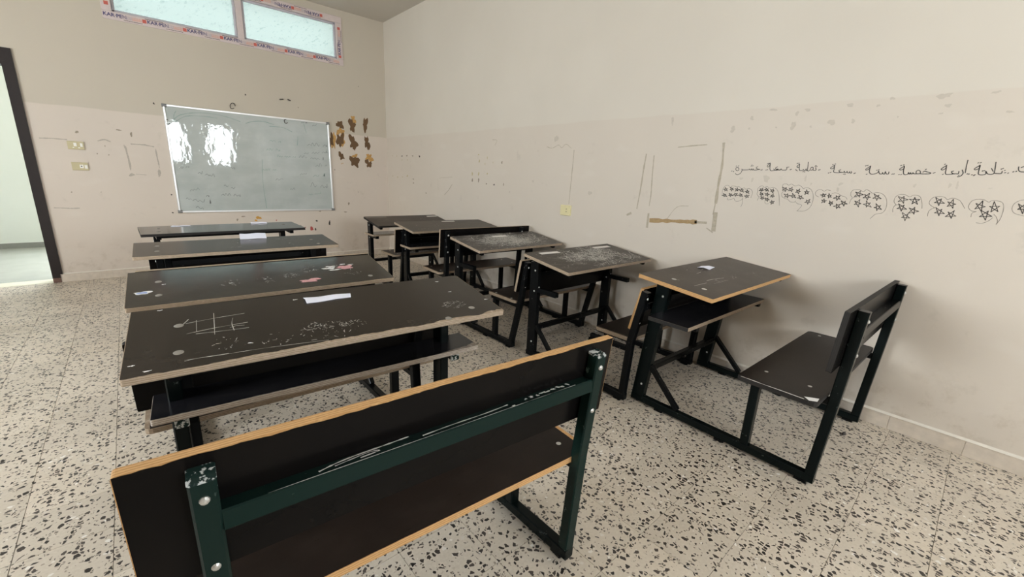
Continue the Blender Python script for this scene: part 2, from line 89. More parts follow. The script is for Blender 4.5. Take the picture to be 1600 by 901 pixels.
class MB:
    """Collects shapes; build() links them as one mesh object."""

    def __init__(self):
        self.v, self.f, self.m = [], [], []

    def add(self, vs, fs, mi=0):
        b = len(self.v)
        self.v += [tuple(p) for p in vs]
        for f in fs:
            self.f.append(tuple(b + i for i in f))
            self.m.append(mi)

    def box(self, x0, x1, y0, y1, z0, z1, mi=0):
        vs = [(x, y, z) for z in (z0, z1) for y in (y0, y1) for x in (x0, x1)]
        self.add(vs, [(0, 2, 3, 1), (4, 5, 7, 6), (0, 1, 5, 4), (2, 6, 7, 3), (0, 4, 6, 2), (1, 3, 7, 5)], mi)

    def bar(self, p0, p1, w, h, side=(1, 0, 0), ch=0.004, mi=0):
        """Chamfered rectangular tube from p0 to p1; w along side, h across it."""
        p0, p1 = Vector(p0), Vector(p1)
        d = (p1 - p0).normalized()
        s = Vector(side)
        s = (s - d * s.dot(d)).normalized()
        t = d.cross(s)
        w, h = w / 2, h / 2
        pr = [(w - ch, -h), (w, -h + ch), (w, h - ch), (w - ch, h), (-w + ch, h), (-w, h - ch), (-w, -h + ch), (-w + ch, -h)]
        vs = [p + s * a + t * b for p in (p0, p1) for a, b in pr]
        fs = [(i, (i + 1) % 8, 8 + (i + 1) % 8, 8 + i) for i in range(8)]
        fs += [tuple(range(7, -1, -1)), tuple(range(8, 16))]
        self.add(vs, fs, mi)

    def sweep_yz(self, pts, x, wx, wd, ch=0.004, mi=0):
        """Rectangular tube following a polyline in the y-z plane at x (mitred)."""
        n = len(pts)
        P = [Vector((0, a, b)) for a, b in pts]
        rings = []
        a, b = wx / 2, wd / 2
        pr = [(a - ch, -b), (a, -b + ch), (a, b - ch), (a - ch, b), (-a + ch, b), (-a, b - ch), (-a, -b + ch), (-a + ch, -b)]
        for i in range(n):
            d0 = (P[i] - P[i - 1]).normalized() if i else (P[1] - P[0]).normalized()
            d1 = (P[i + 1] - P[i]).normalized() if i < n - 1 else d0
            d = (d0 + d1).normalized()
            nn = Vector((0, -d.z, d.y))
            k = 1 / max(0.5, d.dot(d0))
            if i == 0 or i == n - 1:
                pass
            rings += [P[i] + Vector((x + s, 0, 0)) + nn * (t * k) for s, t in pr]
        fs = []
        for i in range(n - 1):
            for j in range(8):
                q = (j + 1) % 8
                fs.append((i * 8 + j, i * 8 + q, i * 8 + 8 + q, i * 8 + 8 + j))
        fs += [tuple(range(7, -1, -1)), tuple(range(n * 8 - 8, n * 8))]
        self.add(rings, fs, mi)

    def dome(self, c, axis, r, hgt, n=10, mi=0):
        """A low bolt head standing on c along axis."""
        c, ax = Vector(c), Vector(axis).normalized()
        s = ax.orthogonal().normalized()
        t = ax.cross(s)
        vs, fs = [], []
        for rr, hh in ((1.0, 0.0), (0.85, 0.55), (0.45, 0.92)):
            vs += [c + (s * math.cos(2 * PI * i / n) + t * math.sin(2 * PI * i / n)) * r * rr + ax * hgt * hh for i in range(n)]
        vs.append(c + ax * hgt)
        for k in range(2):
            fs += [(k * n + i, k * n + (i + 1) % n, k * n + n + (i + 1) % n, k * n + n + i) for i in range(n)]
        fs += [(2 * n + i, 2 * n + (i + 1) % n, 3 * n) for i in range(n)]
        self.add(vs, fs, mi)

    def mesh(self, name, mats):
        me = bpy.data.meshes.new(name)
        me.from_pydata(self.v, [], self.f)
        for m in (mats if isinstance(mats, (list, tuple)) else [mats]):
            me.materials.append(m)
        me.polygons.foreach_set('material_index', self.m)
        me.update()
        return me

    def build(self, name, mats, parent=None, loc=None, rot=None, kind=None):
        return link(name, self.mesh(name, mats), parent, loc, rot, kind)


def link(name, me, parent=None, loc=None, rot=None, kind=None):
    o = bpy.data.objects.new(name, me)
    COL.objects.link(o)
    if parent is not None:
        o.parent = parent
    if loc is not None:
        o.location = loc
    if rot is not None:
        o.rotation_euler = rot
    if kind:
        o['kind'] = kind
    return o


def empty(name, loc, rz=0.0):
    o = bpy.data.objects.new(name, None)
    o.empty_display_size = 0.1
    COL.objects.link(o)
    o.location = loc
    o.rotation_euler = (0, 0, rz)
    return o


def tag(o, label, cat, group=None):
    o['label'] = label
    o['category'] = cat
    if group:
        o['group'] = group
    return o


# ------------------------------------------------------------------ materials
class Nodes:
    def __init__(self, name):
        self.mat = bpy.data.materials.new(name)
        self.mat.use_nodes = True
        self.t = self.mat.node_tree
        self.bsdf = self.t.nodes['Principled BSDF']

    def n(self, typ, **kw):
        nd = self.t.nodes.new(typ)
        for k, v in kw.items():
            if k.startswith('i_'):
                nd.inputs[k[2:].replace('_', ' ')].default_value = v
            else:
                setattr(nd, k, v)
        return nd

    def l(self, a, b):
        self.t.links.new(a, b)

    def math(self, op, a, b=None, clamp=False):
        nd = self.n('ShaderNodeMath', operation=op, use_clamp=clamp)
        for i, x in enumerate((a, b)):
            if x is None:
                continue
            if isinstance(x, (int, float)):
                nd.inputs[i].default_value = x
            else:
                self.l(x, nd.inputs[i])
        return nd.outputs[0]

    def mix(self, fac, a, b):
        nd = self.n('ShaderNodeMix', data_type='RGBA')
        for s, x in ((nd.inputs[0], fac), (nd.inputs[6], a), (nd.inputs[7], b)):
            if isinstance(x, (int, float)):
                s.default_value = x
            elif isinstance(x, tuple):
                s.default_value = (*x, 1) if len(x) == 3 else x
            else:
                self.l(x, s)
        return nd.outputs[2]

    def step(self, val, lo, hi):
        nd = self.n('ShaderNodeMapRange', interpolation_type='SMOOTHSTEP')
        self.l(val, nd.inputs[0])
        nd.inputs[1].default_value, nd.inputs[2].default_value = lo, hi
        return nd.outputs[0]

    def noise(self, vec, scale, detail=4.0, rough=0.55):
        nd = self.n('ShaderNodeTexNoise')
        nd.inputs['Scale'].default_value = scale
        nd.inputs['Detail'].default_value = detail
        nd.inputs['Roughness'].default_value = rough
        if vec is not None:
            self.l(vec, nd.inputs['Vector'])
        return nd.outputs[0]

    def scaled(self, vec, s):
        nd = self.n('ShaderNodeVectorMath', operation='MULTIPLY')
        self.l(vec, nd.inputs[0])
        nd.inputs[1].default_value = s
        return nd.outputs[0]

    def bump(self, h, strength, dist):
        b = self.n('ShaderNodeBump')
        b.inputs['Strength'].default_value = strength
        b.inputs['Distance'].default_value = dist
        self.l(h, b.inputs['Height'])
        self.l(b.outputs[0], self.bsdf.inputs['Normal'])

    def base(self, c):
        if isinstance(c, tuple):
            self.bsdf.inputs['Base Color'].default_value = (*c, 1)
        else:
            self.l(c, self.bsdf.inputs['Base Color'])

    def rough(self, r):
        if isinstance(r, (int, float)):
            self.bsdf.inputs['Roughness'].default_value = r
        else:
            self.l(r, self.bsdf.inputs['Roughness'])


def plain(name, col, rough=0.5, metal=0.0, var=0.12, scale=30.0):
    m = Nodes(name)
    tc = m.n('ShaderNodeTexCoord').outputs['Object']
    nz = m.noise(tc, scale)
    m.base(m.mix(nz, tuple(c * (1 - var) for c in col), tuple(min(1, c * (1 + var)) for c in col)))
    m.rough(rough)
    m.bsdf.inputs['Metallic'].default_value = metal
    return m.mat


def wall_material(name, upper, lower, seam):
    m = Nodes(name)
    pos = m.n('ShaderNodeNewGeometry').outputs['Position']
    sep = m.n('ShaderNodeSeparateXYZ')
    m.l(pos, sep.inputs[0])
    wob = m.noise(pos, 3.0, 3)
    zz = m.math('ADD', sep.outputs[2], m.math('MULTIPLY', m.math('SUBTRACT', wob, 0.5), 0.03))
    paint = m.mix(m.step(zz, seam - 0.006, seam + 0.006), lower, upper)
    big = m.step(m.noise(pos, 1.1, 3), 0.35, 0.7)
    col = m.mix(m.math('MULTIPLY', big, 0.10), paint, (0.46, 0.40, 0.33))
    # hand-height grime and rubbed smudges below the paint line
    low = m.math('SUBTRACT', 1.0, m.step(zz, seam - 0.15, seam))
    smudge = m.math('MULTIPLY', m.step(m.noise(pos, 5.5, 6, 0.65), 0.60, 0.74), low)
    col = m.mix(m.math('MULTIPLY', smudge, 0.16), col, (0.30, 0.26, 0.21))
    rub = m.math('MULTIPLY', m.step(m.noise(m.scaled(pos, (1.0, 1.0, 2.4)), 2.6, 2), 0.58, 0.75), low)
    col = m.mix(m.math('MULTIPLY', rub, 0.08), col, (0.86, 0.84, 0.79))
    # scuffed strip just above the floor
    foot = m.math('SUBTRACT', 1.0, m.step(zz, 0.10, 0.55))
    scuff = m.math('MULTIPLY', m.step(m.noise(pos, 9.0, 5, 0.7), 0.48, 0.70), foot)
    col = m.mix(m.math('MULTIPLY', scuff, 0.35), col, (0.36, 0.28, 0.19))
    m.base(col)
    m.rough(0.55)
    m.bump(m.noise(pos, 60.0, 4), 0.06, 0.004)
    return m.mat


def terrazzo_material(name):
    m = Nodes(name)
    pos = m.n('ShaderNodeNewGeometry').outputs['Position']
    cell = m.n('ShaderNodeVectorMath', operation='FLOOR')
    off = m.n('ShaderNodeVectorMath', operation='ADD')
    m.l(pos, off.inputs[0])
    off.inputs[1].default_value = (10 * TILE - TX0, 10 * TILE - TY0, 50.1)
    m.l(m.scaled(off.outputs[0], (1 / TILE, 1 / TILE, 0.0)), cell.inputs[0])
    wn = m.n('ShaderNodeTexWhiteNoise', noise_dimensions='3D')
    m.l(cell.outputs[0], wn.inputs['Vector'])
    sh = m.n('ShaderNodeVectorMath', operation='MULTIPLY_ADD')
    m.l(wn.outputs['Color'], sh.inputs[0])
    sh.inputs[1].default_value = (9, 9, 9)
    m.l(pos, sh.inputs[2])
    flat = m.scaled(sh.outputs[0], (1, 1, 0.0))
    wobble = m.n('ShaderNodeTexNoise')
    wobble.inputs['Scale'].default_value = 60
    m.l(flat, wobble.inputs['Vector'])
    wv = m.n('ShaderNodeVectorMath', operation='MULTIPLY_ADD')
    m.l(wobble.outputs['Color'], wv.inputs[0])
    wv.inputs[1].default_value = (0.010, 0.010, 0.0)
    m.l(flat, wv.inputs[2])
    col = m.mix(m.noise(flat, 90, 3), (0.56, 0.485, 0.395), (0.70, 0.625, 0.525))
    dirt = m.step(m.noise(pos, 1.7, 4), 0.45, 0.75)
    col = m.mix(m.math('MULTIPLY', dirt, 0.22), col, (0.45, 0.35, 0.23))

    def chips(scale, part, edge, dark, light, vec):
        nonlocal col
        d = m.n('ShaderNodeTexVoronoi', feature='DISTANCE_TO_EDGE')
        c = m.n('ShaderNodeTexVoronoi', feature='F1')
        for v in (d, c):
            v.inputs['Scale'].default_value = scale
            v.inputs['Randomness'].default_value = 1.0
            m.l(vec, v.inputs['Vector'])
        sp = m.n('ShaderNodeSeparateColor')
        m.l(c.outputs['Color'], sp.inputs[0])
        on = m.math('LESS_THAN', sp.outputs[0], part)
        k = m.math('MULTIPLY', on, m.step(d.outputs['Distance'], edge, edge + 0.03))
        col = m.mix(k, col, m.mix(sp.outputs[1], dark, light))

    chips(125, 0.13, 0.10, (0.06, 0.05, 0.04), (0.36, 0.30, 0.24), wv.outputs[0])
    chips(52, 0.10, 0.16, (0.50, 0.42, 0.33), (0.84, 0.80, 0.74), m.scaled(wv.outputs[0], (1.0, 1.2, 1)))
    chips(56, 0.31, 0.11, (0.015, 0.013, 0.012), (0.085, 0.07, 0.06), m.scaled(wv.outputs[0], (1.15, 1.0, 1)))
    tone = m.n('ShaderNodeSeparateColor')
    m.l(wn.outputs['Color'], tone.inputs[0])
    hsv = m.n('ShaderNodeHueSaturation')
    m.l(m.math('ADD', 0.93, m.math('MULTIPLY', tone.outputs[0], 0.14)), hsv.inputs['Value'])
    m.l(col, hsv.inputs['Color'])
    m.base(hsv.outputs[0])
    m.rough(m.math('ADD', 0.30, m.math('MULTIPLY', m.noise(pos, 14, 4), 0.25)))
    m.bump(m.noise(pos, 200, 2), 0.03, 0.002)
    return m.mat


def film_material(name, a, b, rough, scratch=0.0, dust=0.0, spec=0.5, bump=0.03):
    """Film-faced plywood: dark resin film, brushed gloss, pale scratches."""
    m = Nodes(name)
    tc = m.n('ShaderNodeTexCoord').outputs['Object']
    oi = m.n('ShaderNodeObjectInfo')
    sh = m.n('ShaderNodeVectorMath', operation='ADD')
    m.l(tc, sh.inputs[0])
    cmb = m.n('ShaderNodeCombineXYZ')
    for i in range(3):
        m.l(m.math('MULTIPLY', oi.outputs['Random'], 37.0 + i), cmb.inputs[i])
    m.l(cmb.outputs[0], sh.inputs[1])
    v = sh.outputs[0]
    col = m.mix(m.step(m.noise(v, 3.0, 5), 0.3, 0.7), a, b)
    if dust:
        dm = m.step(m.noise(m.scaled(v, (1, 1.6, 1)), 7, 6, 0.7), 0.42, 0.8)
        col = m.mix(m.math('MULTIPLY', dm, dust), col, (0.30, 0.27, 0.23))
    if scratch:
        for k, (sx, sy, th) in enumerate(((3, 60, 0.66), (45, 5, 0.67), (22, 22, 0.66))):
            rot = m.n('ShaderNodeVectorRotate', rotation_type='Z_AXIS')
            m.l(v, rot.inputs['Vector'])
            rot.inputs['Angle'].default_value = 0.25 + 0.55 * k
            s = m.step(m.noise(m.scaled(rot.outputs[0], (sx, sy, 1)), 1.6, 5, 0.75), th - 0.10 * scratch, th + 0.03)
            col = m.mix(m.math('MULTIPLY', s, 0.75 * scratch), col, (0.52, 0.49, 0.45))
    m.base(col)
    fine = m.noise(m.scaled(v, (4, 30, 4)), 9, 5)
    m.rough(m.math('ADD', rough - 0.05, m.math('MULTIPLY', fine, 0.08 if bump > 0.01 else 0.03)))
    m.bsdf.inputs['Specular IOR Level'].default_value = spec
    m.bump(m.noise(m.scaled(v, (2, 9, 2)), 12, 4), bump, 0.003)
    return m.mat


def ply_material(name, light, dark, worn=0.3, wear=(0.62, 0.47, 0.40)):
    """Plywood edge: veneer layers along local z, worn patches."""
    m = Nodes(name)
    tc = m.n('ShaderNodeTexCoord').outputs['Object']
    sep = m.n('ShaderNodeSeparateXYZ')
    m.l(tc, sep.inputs[0])
    wav = m.math('MULTIPLY', m.math('SUBTRACT', m.noise(m.scaled(tc, (22, 22, 60)), 1.0, 5, 0.7), 0.5), 0.0075)
    lay = m.math('FRACT', m.math('MULTIPLY', m.math('ADD', sep.outputs[2], wav), 1 / 0.0062))
    k = m.math('MULTIPLY', m.step(lay, 0.30, 0.42), m.math('SUBTRACT', 1.0, m.step(lay, 0.80, 0.95)))
    col = m.mix(k, dark, light)
    g = m.noise(m.scaled(tc, (25, 25, 90)), 2.0, 5, 0.7)
    col = m.mix(m.math('MULTIPLY', m.step(g, 0.50, 0.66), worn), col, wear)
    col = m.mix(m.math('MULTIPLY', m.step(m.noise(m.scaled(tc, (9, 9, 120)), 3.0, 4), 0.62, 0.74), 0.6), col, tuple(c * 0.35 for c in dark))
    m.base(col)
    m.rough(0.75)
    m.bump(g, 0.25, 0.002)
    return m.mat


def chipped_material(name, base, chip, amount, scale=70.0):
    m = Nodes(name)
    tc = m.n('ShaderNodeTexCoord').outputs['Object']
    k = m.step(m.noise(tc, scale, 5, 0.65), 0.66 - amount, 0.70 - amount)
    m.base(m.mix(k, base, chip))
    m.rough(m.math('ADD', 0.24, m.math('MULTIPLY', k, 0.4)))
    m.bsdf.inputs['Specular IOR Level'].default_value = 0.11
    m.bump(m.math('SUBTRACT', 1.0, k), 0.3, 0.001)
    return m.mat


TILE, TX0, TY0 = 0.25, -0.71, -0.12

M = {}
M['wall_front'] = wall_material('wall_paint_front', (0.570, 0.510, 0.420), (0.670, 0.590, 0.515), 1.792)  # upper colour darkened, carries the shade on the upper front wall
M['wall_right'] = wall_material('wall_paint_right', (0.690, 0.635, 0.555), (0.670, 0.600, 0.520), 1.792)
M['ceiling'] = plain('ceiling_paint', (0.56, 0.52, 0.46), 0.7, var=0.05, scale=2)
M['terrazzo'] = terrazzo_material('terrazzo')
M['grout'] = plain('grout', (0.30, 0.27, 0.23), 0.8)
M['skirting'] = plain('skirting_tile', (0.66, 0.58, 0.49), 0.4, var=0.18, scale=25)
M['skirting_cove'] = plain('skirting_mortar', (0.74, 0.69, 0.61), 0.7)
M['film_black'] = film_material('film_black', (0.004, 0.0035, 0.0035), (0.007, 0.006, 0.0055), 0.28, spec=0.09, bump=0.002)
M['film_brown'] = film_material('film_brown', (0.022, 0.017, 0.012), (0.030, 0.023, 0.017), 0.20, dust=0.03, spec=0.24)
M['film_gloss'] = film_material('film_gloss', (0.014, 0.012, 0.010), (0.030, 0.025, 0.020), 0.12, dust=0.05, spec=0.75)
M['film_shelf'] = film_material('film_shelf', (0.010, 0.010, 0.012), (0.018, 0.017, 0.020), 0.20, dust=0.05, spec=0.20)
M['film_seat'] = film_material('film_seat', (0.011, 0.0075, 0.006), (0.018, 0.012, 0.0095), 0.30, dust=0.02, spec=0.11)
M['film_dusty'] = film_material('film_dusty', (0.032, 0.023, 0.016), (0.050, 0.037, 0.027), 0.33, dust=0.09, spec=0.15)
M['film_scratched'] = film_material('film_scratched', (0.028, 0.020, 0.014), (0.046, 0.034, 0.025), 0.34, scratch=0.6, dust=0.09, spec=0.15)
M['film_scored'] = film_material('film_scored', (0.020, 0.015, 0.012), (0.036, 0.029, 0.024), 0.34, scratch=1.0, dust=0.10, spec=0.22)
M['ply_worn'] = ply_material('ply_worn', (0.52, 0.41, 0.30), (0.34, 0.26, 0.18), 0.55)
M['ply_orange'] = ply_material('ply_orange', (0.62, 0.37, 0.16), (0.46, 0.25, 0.095), 0.25, (0.70, 0.48, 0.26))
M['ply_pale'] = ply_material('ply_pale', (0.46, 0.36, 0.26), (0.26, 0.19, 0.13), 0.35, (0.58, 0.50, 0.41))
M['ply_painted'] = ply_material('ply_painted', (0.018, 0.015, 0.013), (0.012, 0.010, 0.009), 0.05, (0.10, 0.08, 0.06))
M['ply_grey'] = ply_material('ply_grey', (0.60, 0.54, 0.48), (0.36, 0.30, 0.25), 0.5, (0.72, 0.68, 0.64))
M['steel'] = chipped_material('black_painted_steel', (0.006, 0.0065, 0.007), (0.08, 0.075, 0.07), 0.0, 26)
M['steel_green'] = chipped_material('dark_green_painted_steel', (0.0045, 0.0075, 0.0072), (0.05, 0.06, 0.056), 0.0, 26)
M['steel_rail'] = chipped_material('green_painted_rail', (0.007, 0.019, 0.016), (0.07, 0.10, 0.09), 0.0, 26)
M['steel_chipped'] = chipped_material('chipped_paint_steel', (0.012, 0.026, 0.024), (0.55, 0.58, 0.58), 0.17, 60)
M['bolt'] = plain('galvanised_bolt', (0.62, 0.62, 0.60), 0.35, 0.8)
M['scratch'] = plain('scratch_white', (0.62, 0.60, 0.56), 0.8)
M['chalk'] = plain('rubbed_chalk', (0.50, 0.48, 0.44), 0.8, var=0.4, scale=200)
M['scratch_dim'] = plain('scratch_dim', (0.26, 0.24, 0.21), 0.8)
M['correction'] = plain('dried_white_paint', (0.80, 0.79, 0.78), 0.6)
M['pink'] = plain('dried_pink_paint', (0.62, 0.33, 0.34), 0.7, var=0.35, scale=120)
M['blue'] = plain('dried_blue_paint', (0.30, 0.38, 0.66), 0.6, var=0.3, scale=120)
M['paper'] = plain('white_paper', (0.80, 0.81, 0.92), 0.8, var=0.03, scale=8)
M['label'] = plain('label_paper', (0.74, 0.71, 0.68), 0.6, var=0.08)
M['label_dim'] = plain('worn_label_paper', (0.20, 0.18, 0.16), 0.6, var=0.25)
M['ink'] = plain('marker_ink', (0.075, 0.068, 0.060), 0.7)
M['pencil'] = plain('pencil_line', (0.30, 0.27, 0.23), 0.7)
M['pencil_pale'] = plain('faint_pencil_line', (0.36, 0.33, 0.28), 0.7)
M['stain'] = plain('glue_stain', (0.46, 0.40, 0.31), 0.7, var=0.3, scale=60)
M['stain_brown'] = plain('brown_glue_stain', (0.40, 0.27, 0.13), 0.7, var=0.3, scale=60)
M['smudge'] = plain('grey_smudge', (0.56, 0.50, 0.425), 0.7, var=0.1, scale=60)
M['smudge_pale'] = plain('pale_smudge', (0.59, 0.53, 0.455), 0.7, var=0.08, scale=60)
M['grey_mark'] = plain('grey_tape_mark', (0.45, 0.40, 0.34), 0.7, var=0.35, scale=90)
M['speck_dark'] = plain('dark_speck', (0.05, 0.04, 0.035), 0.7)
M['speck_mid'] = plain('brown_speck', (0.30, 0.25, 0.19), 0.7)
M['speck_yellow'] = plain('yellow_speck', (0.50, 0.42, 0.24), 0.7)
M['speck_orange'] = plain('orange_paint_splash', (0.62, 0.33, 0.06), 0.6)
M['speck_red'] = plain('red_paint_splash', (0.42, 0.07, 0.06), 0.6)
M['peel_dark'] = plain('bare_brown_plaster', (0.150, 0.085, 0.040), 0.85, var=0.25, scale=70)
M['peel_amber'] = plain('old_yellow_glue', (0.52, 0.30, 0.10), 0.8, var=0.45, scale=60)
M['door_wood'] = plain('dark_stained_door_wood', (0.013, 0.006, 0.005), 0.6, var=0.3, scale=14)
M['door_worn'] = plain('worn_door_wood', (0.16, 0.09, 0.07), 0.6, var=0.6, scale=50)
M['corridor_wall'] = plain('corridor_paint', (0.66, 0.73, 0.71), 0.5, var=0.03, scale=2)
M['corridor_base'] = plain('corridor_skirting', (0.22, 0.24, 0.23), 0.4)
M['corridor_floor'] = plain('corridor_floor', (0.40, 0.42, 0.39), 0.25, var=0.12, scale=5)
M['marble'] = plain('threshold_marble', (0.80, 0.77, 0.62), 0.35, var=0.06)
M['upvc'] = plain('taped_upvc', (0.66, 0.56, 0.54), 0.45, var=0.08, scale=20)
M['upvc_bead'] = plain('grey_upvc_bead', (0.50, 0.48, 0.52), 0.4, var=0.05)
M['upvc_gasket'] = plain('black_gasket', (0.10, 0.10, 0.11), 0.5)
M['print_blue'] = plain('blue_tape_print', (0.06, 0.05, 0.16), 0.6)
M['print_red'] = plain('red_tape_print', (0.60, 0.13, 0.10), 0.6)
M['print_orange'] = plain('orange_tape_print', (0.70, 0.36, 0.26), 0.6)
M['print_pale'] = plain('pale_tape_print', (0.50, 0.42, 0.45), 0.6)
M['print_dark'] = plain('dark_tape_print', (0.10, 0.06, 0.06), 0.6)
M['aluminium'] = plain('aluminium_frame', (0.80, 0.80, 0.80), 0.32, 0.6, var=0.04)
M['board_corner'] = plain('grey_plastic_corner', (0.20, 0.20, 0.20), 0.45)
M['socket'] = plain('cream_socket_plate', (0.56, 0.49, 0.30), 0.35, var=0.04)
M['socket_white'] = plain('white_socket_module', (0.86, 0.85, 0.80), 0.3, var=0.03)
M['outlet'] = plain('yellow_outlet_plate', (0.76, 0.68, 0.40), 0.35, var=0.04)
M['board_ink'] = plain('dry_marker', (0.20, 0.21, 0.21), 0.6)
M['board_ink_pale'] = plain('faded_marker', (0.25, 0.27, 0.265), 0.5)
M['board_ink_green'] = plain('faded_green_marker', (0.27, 0.36, 0.33), 0.5)
M['window_paint'] = plain('window_frame_paint', (0.70, 0.70, 0.68), 0.4)

_m = Nodes('whiteboard_enamel')
_tc = _m.n('ShaderNodeTexCoord').outputs['Object']
_sm = _m.step(_m.noise(_m.scaled(_tc, (1.0, 1, 1.6)), 3.2, 5), 0.35, 0.75)
_m.base(_m.mix(_sm, (0.46, 0.50, 0.485), (0.54, 0.575, 0.56)))
_m.rough(0.02)
_m.bsdf.inputs['Specular IOR Level'].default_value = 0.5
_m.bump(_m.noise(_m.scaled(_tc, (1.5, 1, 0.8)), 9, 3, 0.5), 0.10, 0.012)
M['whiteboard'] = _m.mat

_m = Nodes('frosted_window_glass')
_tc = _m.n('ShaderNodeTexCoord').outputs['Object']
_rt = _m.n('ShaderNodeVectorRotate', rotation_type='Y_AXIS')
_m.l(_tc, _rt.inputs['Vector'])
_rt.inputs['Angle'].default_value = 0.6
_s1 = _m.step(_m.noise(_m.scaled(_rt.outputs[0], (1, 1, 2.2)), 18, 6, 0.75), 0.55, 0.64)
_cl = _m.mix(_m.math('MULTIPLY', _s1, 0.55), (0.0475, 0.0555, 0.053), (0.026, 0.034, 0.033))
_tr = _m.n('ShaderNodeBsdfTranslucent')
_m.l(_cl, _tr.inputs['Color'])
_gl = _m.n('ShaderNodeBsdfGlossy')
_gl.inputs['Roughness'].default_value = 0.25
_mx = _m.n('ShaderNodeMixShader')
_mx.inputs[0].default_value = 0.05
_m.l(_tr.outputs[0], _mx.inputs[1])
_m.l(_gl.outputs[0], _mx.inputs[2])
_m.l(_mx.outputs[0], _m.t.nodes['Material Output'].inputs['Surface'])
M['frosted'] = _m.mat
_m = Nodes('clear_glass_face')
_tr = _m.n('ShaderNodeBsdfTransparent')
_tr.inputs['Color'].default_value = (0.93, 0.96, 0.95, 1)
_m.l(_tr.outputs[0], _m.t.nodes['Material Output'].inputs['Surface'])
M['clear_glass'] = _m.mat


# ------------------------------------------------------------------ flat marks: ribbons and blobs on a surface
def smooth_line(pts, n=4):
    if len(pts) < 3:
        return [Vector(p) for p in pts]
    P = [Vector(p) for p in pts]
    P = [P[0] * 2 - P[1]] + P + [P[-1] * 2 - P[-2]]
    out = []
    for i in range(1, len(P) - 2):
        for k in range(n):
            t = k / n
            a, b, c, d = P[i - 1], P[i], P[i + 1], P[i + 2]
            out.append(0.5 * ((2 * b) + (c - a) * t + (2 * a - 5 * b + 4 * c - d) * t * t + (3 * b - a - 3 * c + d) * t ** 3))
    out.append(P[-2])
    return out


def ribbon(mb, pts, w, to3, mi=0, smooth=True, jitter=0.0, rng=random):
    """Flat stroke of width w through 2-D points (metres)."""
    P = smooth_line(pts) if smooth else [Vector(p) for p in pts]
    Q = [P[0]]
    for p in P[1:]:
        if (p - Q[-1]).length > 1e-5:
            Q.append(p)
    if len(Q) < 2:
        Q.append(Q[0] + Vector((w, 0)))
    n = len(Q)
    if not smooth:
        for p, q in zip(Q[:-1], Q[1:]):
            d = (q - p).normalized()
            h = Vector((-d.y, d.x)) * (w / 2 * (1 + jitter * rng.uniform(-1, 1)))
            e = d * (w * 0.35)
            mb.add([to3(*(p - e + h)), to3(*(p - e - h)), to3(*(q + e - h)), to3(*(q + e + h))], [(0, 1, 2, 3)], mi)
        return
    vs = []
    for i, p in enumerate(Q):
        d = (Q[min(i + 1, n - 1)] - Q[max(i - 1, 0)])
        d = d.normalized() if d.length > 0 else Vector((1, 0))
        nn = Vector((-d.y, d.x))
        h = w / 2 * (1 + jitter * rng.uniform(-1, 1))
        if i in (0, n - 1):
            p = p + d * (w * 0.4 if i else -w * 0.4)
        vs += [to3(*(p + nn * h)), to3(*(p - nn * h))]
    mb.add(vs, [(2 * i, 2 * i + 1, 2 * i + 3, 2 * i + 2) for i in range(n - 1)], mi)


def blob(mb, cx, cy, w, h, to3, mi=0, rag=0.3, n=14, rng=random):
    vs = [to3(cx, cy)]
    p1, p2, p3 = (rng.uniform(0, 6.28) for _ in range(3))
    for i in range(n):
        a = 2 * PI * i / n
        r = 1 + rag * (0.35 * math.sin(2 * a + p1) + 0.3 * math.sin(3 * a + p2) + 0.3 * math.sin(5 * a + p3) + 0.3 * rng.uniform(-1, 0.7) - 0.15)
        # superellipse-ish so patches fill their box
        c, s = math.cos(a), math.sin(a)
        k = 1 / max(abs(c), abs(s)) ** 0.45
        vs.append(to3(cx + w / 2 * c * r * k, cy + h / 2 * s * r * k))
    mb.add(vs, [(0, 1 + i, 1 + (i + 1) % n) for i in range(n)], mi)


def on_right(d):
    return lambda a, b: (XR - d, a, b)


def on_front(d):
    return lambda a, b: (a, YF - d, b)


def on_top(d):
    return lambda a, b: (a, b, d)


MM = 0.001


def mm(pts):
    return [(a * MM, b * MM) for a, b in pts]


# ------------------------------------------------------------------ the room
def wall_mesh(mb, a0, a1, holes, to_box):
    """Wall along one axis from a0 to a1, floor to ceiling, with rectangular holes (a0,a1,z0,z1)."""
    xs = sorted({a0, a1} | {h[0] for h in holes} | {h[1] for h in holes})
    zs = sorted({0.0, HC} | {h[2] for h in holes} | {h[3] for h in holes})
    for i in range(len(xs) - 1):
        run = None
        for j in range(len(zs) - 1):
            cx, cz = (xs[i] + xs[i + 1]) / 2, (zs[j] + zs[j + 1]) / 2
            solid = not any(h[0] < cx < h[1] and h[2] < cz < h[3] for h in holes)
            if solid:
                run = [zs[j], zs[j + 1]] if run is None else [run[0], zs[j + 1]]
            if (not solid or j == len(zs) - 2) and run:
                to_box(mb, xs[i], xs[i + 1], *run)
                run = None


DOOR = (-1.62, -0.71, 0.0, 2.14)
WIN = (0.037, 2.466, 2.68, 3.28)

